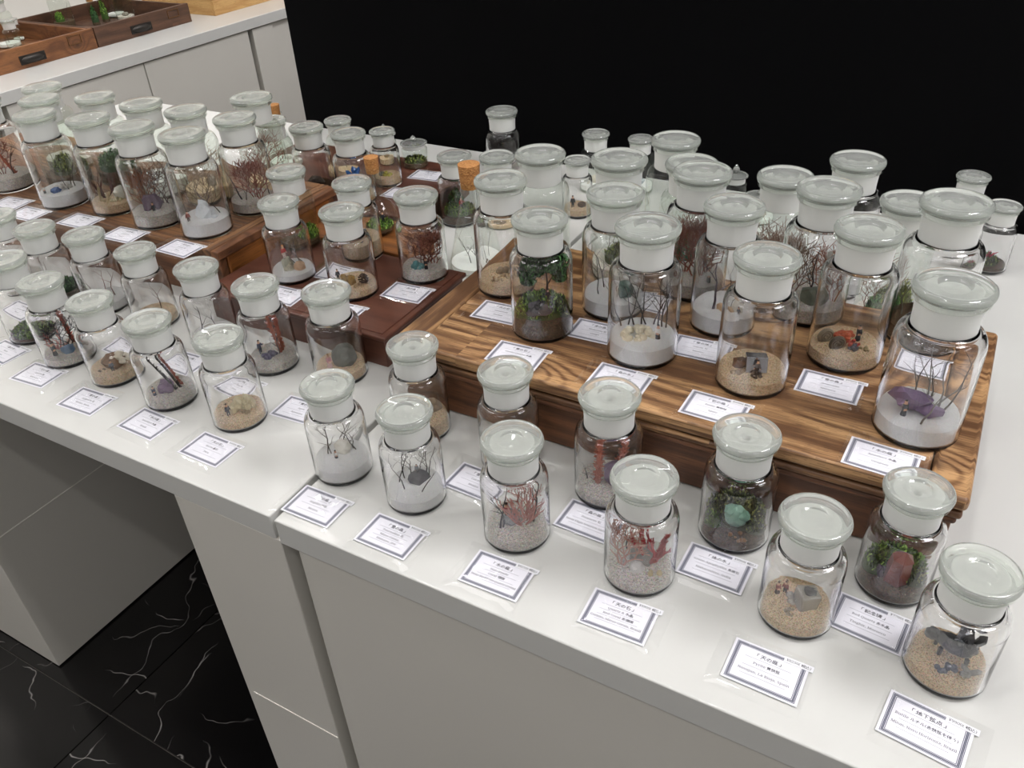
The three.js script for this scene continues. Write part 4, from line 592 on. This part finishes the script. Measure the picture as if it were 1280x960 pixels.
jar('c', -1.009, -1.118, BB, 1.05, 'little jar behind the blue figure jar', 'beige', 0.014, [[0, 0, T(0.04, dark)]], THIN);
jar('a', -1.101, -1.047, BB, 0.96, 'jar with thin dark twigs between striped box and rear dark box', 'white', 0.012, [[-0.4, 0, T(0.06, dark)], [0, 0, T(0.064, dark)], [0.4, 0, T(0.06, dark)]], THIN);
// small jars in the old drawers
const DG = 0.008;
jar('b', -2.91, -1.70, DG, 0.98, 'clear jar at the top left corner inside the orange brown drawer tray', 'white', 0.014, [[0, 0, T(0.04, dark)]], THIN);
jar('c', -2.80, -1.655, DG, 1.0, 'small round jar in front of the bigger jar in orange brown tray', 'grey', 0.014, [[0, 0, S.stone(0.009, 0x9a9488), 0.004]], THIN);
jar('c', -2.97, -1.775, DG, 0.7, 'tiny jar at the right rear of orange brown tray', 'white', 0.012, [[0, 0, S.stone(0.006, 0xc0b8ac), 0.003]], THIN);
jar('b', -2.955, -1.95, DG, 0.95, 'broad jar with bright green moss in the dark brown tray', 'soil', 0.03, [[-0.3, 0.2, S.moss(0.016, 0.03, 'fresh', { n: 500 })], [0.3, 0, T(0.06, dark)]], THIN);
jar('c', -2.86, -2.135, DG, 1.25, 'round clear jar in the dark brown tray', 'grey', 0.012, [[0, 0, S.stone(0.009, 0x8a8478), 0.003]], THIN);
jar('a', -2.955, -2.165, DG, 1.0, 'clear jar at the right end of the dark brown tray', 'white', 0.012, [[0, 0, T(0.04, dark)]], THIN);
// ------------------------------------------------------------------ flasks, vials and knob jars
function lathedVessel(name, label, x, z, y0, body, extra) { const t = thing(name, label, 'flask', [x, TY + y0, z], Math.atan2(-x, -z)); mesh('bottle', lathe(body, 40), M.glass, t); extra(t); return t; }
const corkGeo = (r, h) => new THREE.CylinderGeometry(r, r * 0.86, h, 24, 1);
lathedVessel('corked_flask', 'conical flask with fat cork holding bare trees, between brown box and big crate', -0.655, -0.99, 0, [[0.0001, 0.001], [0.040, 0.001], [0.043, 0.004], [0.042, 0.009], [0.016, 0.112], [0.0155, 0.135], [0.0175, 0.138], [0.0165, 0.140]], (t) => {
  mesh('cork', corkGeo(0.0165, 0.036), M.cork, t, [0, 0.148, 0]);
  for (let k = 0; k < 5; k++) { const y = 0.035 + k * 0.014, r = 0.042 - (y - 0.009) * 0.2524 + 0.0005; const g = mesh('graduation_mark', rbox(k % 2 ? 0.006 : 0.01, 0.0008, 0.0004, 0.0001, 1), mat(0xf4f4f2, 0.6), t, [Math.sin(-0.35) * r, y, Math.cos(-0.35) * r]); g.rotation.y = -0.35; }
  const b = mesh('white_sand', bedGeo(0.039, 0.01, 801, 0.002, 0.002), M.white, t); b.userData.kind = 'stuff';
  fill(t, { R: 0.04, f: 0.01 }, [[-0.2, 0.2, T(0.045, 0x6e6a64, { side: 0.8 })], [0.1, 0.3, T(0.04, 0x55504a, { side: 0.9 })], [0.3, -0.1, T(0.05, 0x6e6a64, { side: 0.7 })], [0.15, 0.4, S.lumps(0.006, 0x7c7468, { n: 6 })]]);
});
lathedVessel('corked_flask', 'long-necked round flask with cork and moss on small pine box', -0.80, -0.945, BB, [[0.0001, 0.0008], [0.012, 0.001], [0.024, 0.008], [0.0295, 0.020], [0.030, 0.028], [0.027, 0.040], [0.019, 0.050], [0.0125, 0.057], [0.011, 0.066], [0.011, 0.102], [0.0125, 0.104], [0.0115, 0.106]], (t) => {
  mesh('cork', corkGeo(0.0112, 0.024), M.cork, t, [0, 0.110, 0]);
  const b = mesh('soil', bedGeo(0.022, 0.012, 802, 0.001, 0.0075), M.soil, t); b.userData.kind = 'stuff';
  fill(t, { R: 0.025, f: 0.012 }, [[0, 0.1, S.moss(0.020, 0.008, 'fresh', { n: 360 })], [0.2, 0.2, S.man(0.018, SCH.dark, 'stand'), 0.006]]);
});
lathedVessel('corked_flask', 'white-lined conical flask with cork near the low cabinet end panel', -1.155, -1.115, BB, [[0.0001, 0.001], [0.027, 0.001], [0.030, 0.004], [0.029, 0.008], [0.011, 0.075], [0.0105, 0.098], [0.012, 0.1], [0.011, 0.102]], (t) => {
  mesh('cork', corkGeo(0.0108, 0.022), M.cork, t, [0, 0.104, 0]);
  const b = mesh('white_sand', bedGeo(0.027, 0.012, 803, 0.001, 0.002), M.white, t); b.userData.kind = 'stuff';
  fill(t, { R: 0.028, f: 0.012 }, [[0, 0, T(0.04, greyTwig)], [0.3, 0, S.stone(0.006, 0xd0ccc4), 0.002]]);
});
function knobJar(label, x, z, y0, r, h, items, bed) {
  const t = thing('knob_jar', label, 'jar', [x, TY + y0, z], Math.atan2(-x, -z));
  mesh('bottle', lathe([[0.0001, 0.001], [r - 0.002, 0.001], [r, 0.003], [r, h * 0.62], [r - 0.002, h * 0.66], [r - 0.003, h * 0.68]], 36), M.glass, t);
  mesh('ground_neck', lathe([[r - 0.003, h * 0.66], [r - 0.003, h * 0.8]], 36), M.frost, t);
  const l = mesh('lid', lathe([[r - 0.002, h * 0.8], [r + 0.001, h * 0.81], [r + 0.001, h * 0.84], [r - 0.003, h * 0.86], [0.004, h * 0.88]], 36), M.stopper, t);
  mesh('knob', lathe([[0.004, h * 0.88], [0.0025, h * 0.9], [0.0058, h * 0.95], [0.0055, h * 0.99], [0.0028, h * 1.06], [0.0001, h * 1.1]], 20), M.stopper, l);
  const b = mesh(bedName[bed], bedGeo(r - 0.002, h * 0.18, ++seedNo, 0.001, 0.002), M[bed], t); b.userData.kind = 'stuff'; fill(t, { R: r, f: h * 0.18 }, items); return t;
}
knobJar('knobbed jar with mossy ground at the back corner of rear dark box', -0.918, -1.21, BB, 0.024, 0.052, [[0, 0, S.moss(0.02, 0.007, 'olive', { n: 320 })]], 'soil');
knobJar('knobbed jar with tan sand beside yellow-green crystal jar', -0.975, -1.2, BB, 0.02, 0.068, [[0, 0, S.stone(0.007, 0xa08c70), 0.003]], 'beige');
knobJar('knobbed clear jar behind the tan coral jar near backdrop', -0.358, -1.36, 0, 0.02, 0.072, [[0, 0, S.stone(0.008, 0xa8a49c), 0.003]], 'white');
knobJar('low wide knobbed jar beside the other knobbed jar near backdrop', -0.305, -1.33, 0, 0.026, 0.05, [[0, 0, S.lumps(0.012, 0xb4aca0, { n: 9 })]], 'white');
{ // corked vials standing in the dark drawer
  const mk = (label, x, z, items) => { const t = thing('corked_vial', label, 'vial', [x, TY + 0.008, z], Math.atan2(-x, -z)); mesh('bottle', lathe([[0.0001, 0.001], [0.012, 0.001], [0.014, 0.003], [0.014, 0.075], [0.0125, 0.079], [0.0125, 0.086]], 28), M.glass, t); mesh('cork', corkGeo(0.0118, 0.02), M.cork, t, [0, 0.088, 0]); const b = mesh('soil', bedGeo(0.0125, 0.01, ++seedNo, 0.001, 0.002), M.soil, t); b.userData.kind = 'stuff'; fill(t, { R: 0.013, f: 0.01 }, items); };
  mk('corked vial with a dark green plant in the dark brown tray', -2.90, -2.035, [[0, 0, S.moss(0.012, 0.05, 'dark', { n: 360 })]]);
  mk('corked vial with a leafy light green sprig in the dark brown tray', -2.91, -2.085, [[0, 0, S.moss(0.012, 0.06, 'fresh', { n: 360 })]]);
}

// ------------------------------------------------------------------ printed cards in clear sleeves
// a few kanji and kana drawn stroke by stroke on a 10 x 10 grid
const GOLD = '2.3,0 0,3|2.3,0 4.6,3|1,3.3 3.8,3.3|.6,5.3 4.2,5.3|2.4,3.3 2.4,9|.2,9.3 4.8,9.3|', KANJI = {
  '「': '8,0 4.5,0 4.5,6', '」': '2,10 5.5,10 5.5,4', '税': '0,2 4,1|0,4 4.5,4|2.2,1.5 2.2,10|2.2,4.5 0,7|2.2,4.5 4.2,6.5|6,0 6.7,1.5|9,0 8,1.5|5.5,2 9.5,2 9.5,5 5.5,5 5.5,2|6.5,5 5,10|8,5 8,9.5 10,9.5 10,8', '込': '6,1 4,6.5|5.5,1 9,6.5|1,1 2,2.3|.3,4 2,4 1.5,7|.5,9 2,7.8 4,9.2 10,9.2',
  '黄': '1,1.5 9,1.5|3.3,0 3.3,3|6.7,0 6.7,3|0,3 10,3|2,4 8,4 8,7.5 2,7.5 2,4|2,5.7 8,5.7|5,3 5,7.5|3.5,8 1,10|6.5,8 9,10', '鉄': GOLD + '6.5,1 5.5,3.5|6,2.6 9.5,2.6|5,5 10,5|7.6,.5 7.6,5 5,10|7.6,5 10,10', '鉱': GOLD + '7.5,0 7.5,1.5|5.5,2 10,2|6,2 5.2,10|8,4 6.8,9 9.5,8.5|9,7 10,9.6',
  '赤': '2,1.5 8,1.5|5,0 5,4|.5,4 9.5,4|4,4 3.5,7.5 2,10|6,4 6,10 5,9.3|2,6 1,8.5|8,6 9.2,8.5', '水': '5,0 5,10 4,9.2|1,3 4,3 .5,8.5|9,2 6,4.5|5.2,3.5 9.8,9', '晶': '3,0 7,0 7,4 3,4 3,0|3,2 7,2|0,5 4.5,5 4.5,10 0,10 0,5|0,7.5 4.5,7.5|5.5,5 10,5 10,10 5.5,10 5.5,5|5.5,7.5 10,7.5', '石': '.5,1 9.5,1|5,1 1,6|3,5 9,5 9,9.5 3,9.5 3,5',
  '魚': '4,0 1.5,2.5|3.5,1 7,1 6,2.5|2,2.5 8,2.5 8,7 2,7 2,2.5|2,4.7 8,4.7|5,2.5 5,7|1,8.2 .3,10|3.5,8.2 3.8,9.8|6,8.2 6.5,9.8|8.3,8 9.6,10', '眼': '.5,1 4,1 4,9 .5,9 .5,1|.5,3.7 4,3.7|.5,6.3 4,6.3|5.5,.8 9,.8 9,4.6 5.5,4.6|5.5,.8 5.5,9.5 7.5,8.3|5.5,2.7 9,2.7|7,4.6 10,9.8|9.5,5.5 8,7',
  '天': '1,1 9,1|.5,4.5 9.5,4.5|5,1 4.5,5 .5,10|5,5 9.5,10', 'の': '5.5,2 3,9 1,7 1.5,4 5,2 8.5,3.5 9,6.5 6,9.5', '森': '1.5,1.5 8.5,1.5|5,0 5,4.6|5,1.5 1.5,4.3|5,1.5 8.5,4.3|.3,6 4.5,6|2.4,5 2.4,10|2.4,6 .3,9.5|2.4,6 4.5,9|5.5,6 9.8,6|7.6,5 7.6,10|7.6,6 5.6,9.3|7.6,6 9.8,9.3', '地': '0,4 4,4|2,1 2,8|0,9 4.3,7.5|5,4.5 9,3 8.5,6.5|7,.5 7,7|5.3,2 5.3,8.5 9.8,8.5 9.8,7', '下': '.5,1 9.5,1|5,1 5,10|5.3,4 8,6',
  '点': '5,0 5,4|5,2 9,2|2,4 8.5,4 8.5,7 2,7 2,4|1.5,8.3 .5,10|4,8.3 4.2,9.8|6.3,8.3 6.8,9.8|8.5,8.3 9.5,9.8', '記': '.5,1.5 4,1.5|0,3.3 4.5,3.3|.7,5 3.8,5|.7,6.5 3.8,6.5|.9,8 3.7,8 3.7,10 .9,10 .9,8|5.5,1.5 9,1.5 9,5 5.7,5 5.7,9.3 9.8,9.3 9.8,7.5', '念': '5,0 .5,4|5,0 9.5,4|3,3.2 7,3.2|3,5 7,5 5.5,6.7|1.5,7.3 .5,9.5|3.5,7 4,9.8 7.5,9.8 7.5,8.5|5.3,7 6,8.2|8.3,7 9.7,9', '碑': '0,1 4,1|2,1 .3,5|1,4.5 3.8,4.5 3.8,9 1,9 1,4.5|7.3,0 6.6,1.2|5.3,1.2 9.6,1.2 9.6,5 5.3,5 5.3,1.2|5.3,3 9.6,3|7.4,1.2 7.4,5 5,7|4.6,7.5 10,7.5|8,5.5 8,10',
  '伴': '2.5,0 0,5|1.6,3 1.6,10|4.5,.5 5.3,3|9,.5 8.2,3|4,4 10,4|3.5,6.5 10,6.5|7,0 7,10', 'を': '2,2 8,2|5,0 2,5 5,4 5,7|9,4 4,7 4.5,9.5 9,9.5', 'う': '4,0 6.5,1.3|2,4 6,3 8,5 5,10',
  '庭': '5,0 5,1.3|1,1.5 9.5,1.5|1.3,1.5 .3,9.5|2,3.5 4,3.5 2.5,6 4,6 2,9.6|2.4,7.5 4.5,9.3 10,9.5|8.5,3 5.5,4|7,3.6 7,7.6|5,5.6 9.3,5.6|5.3,7.7 9,7.7', '雪': '1.5,.8 8.5,.8|.5,2.6 .5,4|.5,2.6 9.5,2.6 9.5,4|5,.8 5,5|2.5,3.6 3.5,3.9|2.5,4.9 3.5,5.2|6.5,3.6 7.5,3.9|6.5,4.9 7.5,5.2|2,6.3 8.5,6.3 8.5,10|2,8.1 8.5,8.1|1.5,10 8.5,10', 'ル': '3,1.5 2.8,5.5 .8,9|6,1 6,9 9.5,6', 'チ': '8,1 2.5,2.6|.5,4.6 9.5,4.6|5.3,2 5,6.5 2.5,9.7', '珊': '0,1.5 4,1.5|0,5 4,5|2,1.5 2,9|0,9.3 4,8.6|5,1 5,10|5,1 7,1 7,10|8,1 8,10|8,1 10,1 10,9.6|4.4,5 10,5', '瑚': '0,1.5 3,1.5|0,5 3,5|1.5,1.5 1.5,9|0,9.3 3,8.6|3.5,2.5 6.5,2.5|5,.5 5,5|3.9,5 6.3,5 6.3,9 3.9,9 3.9,5|7.3,1 7,9.8|7.3,1 9.8,1 9.8,9.8|7.3,4 9.8,4|7.3,6.6 9.8,6.6',
};
function writeMixed(c, text, x, y, size, maxW) {
  c.font = size + 'px serif'; const adv = [...text].map(q => KANJI[q] ? size * 0.98 : c.measureText(q).width), total = adv.reduce((a, b) => a + b, 0), k = Math.min(1, maxW / total); let px = x - total * k / 2;
  c.textAlign = 'left'; c.textBaseline = 'middle'; c.strokeStyle = c.fillStyle; c.lineWidth = Math.max(1.3, size * 0.09); c.lineCap = 'round';
  [...text].forEach((q, i) => { if (KANJI[q]) { const s = size * 0.088; for (const st of KANJI[q].split('|')) { c.beginPath(); st.split(' ').forEach((pt, n) => { const [a, b] = pt.split(',').map(Number); const X = px + (a * s + size * 0.04) * k, Y = y + (b - 5) * s; n ? c.lineTo(X, Y) : c.moveTo(X, Y); }); c.stroke(); } } else c.fillText(q, px, y, adv[i] * k + 0.5); px += adv[i] * k; });
}
const CW = 0.0625, CD = 0.0430, COLS = 6, ROWS = 8, CVW = 2046, CVH = 2040, CELLW = CVW / COLS, CELLH = CVH / ROWS;
const cv = document.createElement('canvas'); cv.width = CVW; cv.height = CVH; const cx = cv.getContext('2d'); cx.fillStyle = '#f4f3f6'; cx.fillRect(0, 0, CVW, CVH);
function drawCard(n, title, lines) {
  const X = (n % COLS) * CELLW, Y = Math.floor(n / COLS) * CELLH, w = CELLW, h = CELLH; cx.save(); cx.translate(X, Y);
  cx.fillStyle = '#e4e3ea'; cx.fillRect(0, 0, w, h); cx.strokeStyle = '#3a3c4e'; cx.lineWidth = 9; cx.strokeRect(23, 21, w - 46, h - 42); cx.lineWidth = 2.5; cx.strokeRect(15, 13, w - 30, h - 26); cx.strokeRect(31.5, 29.5, w - 63, h - 59);
  cx.strokeStyle = '#c9cad4'; cx.lineWidth = 1.4; cx.strokeRect(23, 21, w - 46, h - 42);
  cx.fillStyle = '#1c1c24'; writeMixed(cx, title, w / 2, 60, 27, w * 0.7);
  let y = 84; const dots = () => { cx.strokeStyle = '#55555f'; cx.lineWidth = 1.5; cx.setLineDash([5, 3]); cx.beginPath(); cx.moveTo(w * 0.2, y); cx.lineTo(w * 0.8, y); cx.stroke(); cx.setLineDash([]); };
  const step = lines.length > 2 ? 36 : 52; dots(); for (const t of lines) { y += step / 2; writeMixed(cx, t, w / 2, y, 20, w * 0.76); y += step / 2; dots(); }
  cx.restore();
}
const cardTex = new THREE.CanvasTexture(cv); cardTex.colorSpace = THREE.SRGBColorSpace; cardTex.magFilter = THREE.LinearFilter; cardTex.minFilter = THREE.LinearFilter;
const cardMat = std({ map: cardTex, roughness: 0.7 }), paperMat = std({ color: 0xf3f2f6, roughness: 0.8 });
const prices = ['¥8250( 税込)', '¥9900( 税込)', '¥7700( 税込)', '¥6600( 税込)'];
const pcv = document.createElement('canvas'); pcv.width = 256; pcv.height = 256; { const p = pcv.getContext('2d'); p.fillStyle = '#e6e6ea'; p.fillRect(0, 0, 256, 256); p.fillStyle = '#16161c'; prices.forEach((q, i) => writeMixed(p, q, 128, 32 + i * 64, 38, 240)); }
const priceTex = new THREE.CanvasTexture(pcv); priceTex.colorSpace = THREE.SRGBColorSpace; priceTex.magFilter = THREE.LinearFilter; const priceMat = std({ map: priceTex, roughness: 0.6 });
const sleeveGeos = [0, 1, 2].map(k => { const g = new THREE.PlaneGeometry(0.078, 0.062, 14, 12).rotateX(-Math.PI / 2), p = g.attributes.position; for (let i = 0; i < p.count; i++) { const e = Math.max(Math.abs(p.getX(i)) / 0.039, Math.abs(p.getZ(i)) / 0.031); p.setY(i, 0.0019 * (1 - Math.pow(e, 6)) + 0.0007 * N1(p.getX(i) * 220 + k * 20, p.getZ(i) * 220) * (1 - e * 0.6)); } g.computeVertexNormals(); return g; });
const priceGeos = prices.map((_, i) => { const g = new THREE.BoxGeometry(0.024, 0.0003, 0.006), uv = g.attributes.uv; for (let k = 0; k < uv.count; k++) uv.setXY(k, uv.getX(k), 1 - (i + 1 - uv.getY(k)) / 4); return g; });
let cardNo = 0;
function card(x, z, y0, label, title, lines, price = 0, turn) {
  const n = cardNo++, r = rng(500 + n); drawCard(n, title, lines);
  const t = thing('name_card', label, 'card', [x, TY + y0, z], turn ?? (r() - 0.5) * 0.09, 'printed name cards in clear sleeves');
  const g = new THREE.BoxGeometry(CW, 0.0004, CD), uv = g.attributes.uv, cxn = n % COLS, cyn = Math.floor(n / COLS);
  for (let k = 0; k < uv.count; k++) { const topF = k >= 8 && k < 12; const u = topF ? uv.getX(k) : 0.01, v = topF ? uv.getY(k) : 0.01; uv.setXY(k, (cxn + 0.004 + u * 0.992) / COLS, 1 - (cyn + 0.004 + (1 - v) * 0.992) / ROWS); }
  mesh('printed_paper', g, cardMat, t, [0, 0.0004, 0]);
  mesh('price_label', priceGeos[price], priceMat, t, [0.0225, 0.00078, -0.0188]);
  mesh('clear_sleeve', sleeveGeos[n % 3], M.sleeve, t, [0.004 * (n % 2 ? 1 : -1), 0.0009, 0.003 - 0.005 * (n % 3 === 0)]);
}
card(-0.521, -0.445, 0, 'card before the panda figurine jar, at the table joint', '「石の庭」', ['Angelite 天石', 'Mexico'], 0);
card(-0.424, -0.445, 0, 'card before the charcoal stone jar on right table edge', '「雪の森」', ['Tourmaline 石', 'Minas Gerais,', 'Shimane, JPN'], 0);
card(-0.302, -0.449, 0, 'card before the dusty pink coral jar', '「水の庭」', ['Handmade', 'Coral 珊瑚', 'Swan Rockform Quartz Crystal'], 0);
card(-0.181, -0.457, 0, 'card before the bright red coral jar', '「天の石」', ['Quartz & 水晶', 'Red Coral 赤珊瑚', 'Corinto, Minas Gerais, Brazil'], 1);
card(-0.051, -0.460, 0, 'card reading Pyrite before the grey crystal block jar', '「天の庭」', ['Pyrite 黄鉄鉱', 'Navajun, La Rioja, Spain'], 0);
card(0.071, -0.464, 0, 'card nearest the lower right corner, before the black ore jar', '「地下鉱点」', ['Rutile ルチル(赤鉄鉱を伴う)', 'Minas, Novo Horizonte, Brazil'], 1, -0.12);
card(-0.388, -0.552, 0, 'card half hidden behind the dusty pink coral jar', '「雪の地」', ['Calcite 石', 'Mexico'], 0);
card(-0.254, -0.553, 0, 'card before the orange coral column jar', '「森の庭」', ['Purpurite 石', 'Santa Eligia Sonorum District'], 0);
card(-0.123, -0.550, 0, 'card before the mint green mineral jar', '「地の水」', ['Green Apophyllite 魚眼石', 'Maharashtra, India'], 1);
card(0.015, -0.549, 0, 'card reading Red Quartz before the rust red crystal jar', '「記念碑」', ['Red Quartz 赤水晶', 'Tinghir, Morocco'], 2, -0.1);
card(-1.129, -0.489, 0, 'card at the left picture edge before the bright moss jar', '「森の水」', ['Moss', 'Japan'], 3);
card(-1.030, -0.473, 0, 'card before the blue stone jar', '「石の庭」', ['Azurite 鉱', 'Morocco'], 3, 0.08);
card(-0.916, -0.462, 0, 'card before the brown rock and cream crystal jar', '「雪の森」', ['Aragonite 石', 'Molina, Spain'], 3, 0.05);
card(-0.805, -0.464, 0, 'card before the slanting coral rod jar', '「水の庭」', ['Amethyst 水晶', 'Brazil'], 3);
card(-0.697, -0.463, 0, 'card before the straw yellow crystal jar', '「天の石」', ['Barite 晶石', 'Peru'], 3);
card(-1.218, -0.573, 0, 'card on left table showing left of the blue stone jar', '「赤の森」', ['Quartz 水晶', 'Nepal'], 3);
card(-0.973, -0.574, 0, 'card mostly hidden between front jars and tan sand jar', '「雪の地」', ['Jasper', 'India'], 3);
card(-0.870, -0.582, 0, 'card showing between slanting coral rod jar and straw crystal jar', '「森の庭」', ['Selenite 石', 'Mexico'], 3);
card(-0.762, -0.572, 0, 'card seen through the straw yellow crystal jar', '「地の水」', ['Fluorite 石', 'China'], 3);
card(-0.652, -0.568, 0, 'card left of the panda figurine jar, before the grey-green boulder jar', '「黄の石」', ['Agate', 'Botswana'], 3, 0.06);
card(-1.405, -0.722, LB, 'card at far left on striped box below the orange coral jar', '「森の水」', ['Coral 珊瑚', 'Japan'], 3, 0.1);

card(-1.335, -0.7055, LB, 'card before the small blue crystal jar on striped box', '「石の庭」', ['Dioptase 鉱', 'Congo'], 3, 0.05);
card(-1.225, -0.722, LB, 'card before the pearl shell jar on striped box', '「雪の森」', ['Pearl', 'Japan'], 3, 0.04);
card(-1.112, -0.715, LB, 'card before the violet slab jar on striped box', '「水の庭」', ['Lepidolite', 'Brazil'], 3, 0.06);
card(-0.992, -0.717, LB, 'card before the ice white rock jar on striped box', '「天の石」', ['Calcite 石', 'China'], 3);
card(-0.802, -0.7175, BB, 'card before the orange hat figurine jar on reddish brown box', '「赤の森」', ['Stilbite 石', 'India'], 3, 0.05);
card(-0.772, -0.802, BB, 'card lying between orange hat jar and amber jar', '「雪の地」', ['Moss', 'Japan'], 3, 0.1);
card(-0.646, -0.797, BB, 'card before the turquoise stone jar on reddish brown box', '「森の庭」', ['Chrysocolla 石', 'Peru'], 3, 0.06);
card(-0.700, -0.7165, BB, 'card before the amber crystal jar, near front of reddish brown box', '「地の水」', ['Citrine 黄水晶', 'Brazil'], 3, 0.04);
card(-0.401, -0.674, RB, 'card before the small leafy tree jar on big crate', '「黄の石」', ['Smoky Quartz 水晶', 'Brazil'], 1, 0.05);
card(-0.278, -0.680, RB, 'card before the cream crystal heap jar on big crate', '「森の水」', ['Aragonite 石', 'Morocco'], 1);
card(-0.172, -0.673, RB, 'card before the mirror-bright cube jar on big crate', '「石の庭」', ['Pyrite 黄鉄鉱', 'Spain'], 1);
card(-0.079, -0.760, RB, 'card before the ammonite jar on big crate', '「雪の森」', ['Ammonite', 'Morocco'], 1);
card(-0.012, -0.664, RB, 'card before the amethyst and silvery twig jar at crate corner', '「水の庭」', ['Amethyst 水晶', 'Uruguay'], 1);
card(-0.466, -0.748, RB, 'card before the white coat figurine jar on big crate', '「天の石」', ['Sandstone', 'Jordan'], 1, 0.05);
card(-0.341, -0.757, RB, 'card before the dark green stone jar on big crate', '「赤の森」', ['Malachite 石', 'Congo'], 1);
card(-0.222, -0.772, RB, 'card before the violet-grey twig jar on big crate', '「雪の地」', ['Calcite 石', 'Mexico'], 1);
card(-0.312, -0.847, RB, 'card in the middle of big crate behind the cream crystal jar', '「森の庭」', ['Coral 珊瑚', 'Japan'], 1);
card(-0.005, -0.842, RB, 'card seen through the amethyst and silvery twig jar', '「地の水」', ['Apatite 石', 'Brazil'], 1);
card(-0.868, -1.175, BB, 'card at the rear of the dark box beside yellow-green crystal jar', '「黄の石」', ['Sulfur 黄', 'Italy'], 3, 0.1);
card(-0.862, -1.085, BB, 'card on the dark box in front of yellow-green crystal jar', '「森の水」', ['Glass', 'Japan'], 3);
card(-0.835, -1.15, 0, 'card on white table behind the turquoise stone jar', '「石の庭」', ['Moss', 'Japan'], 3);
cardTex.needsUpdate = true; priceTex.needsUpdate = true;
renderer.render(scene, camera);
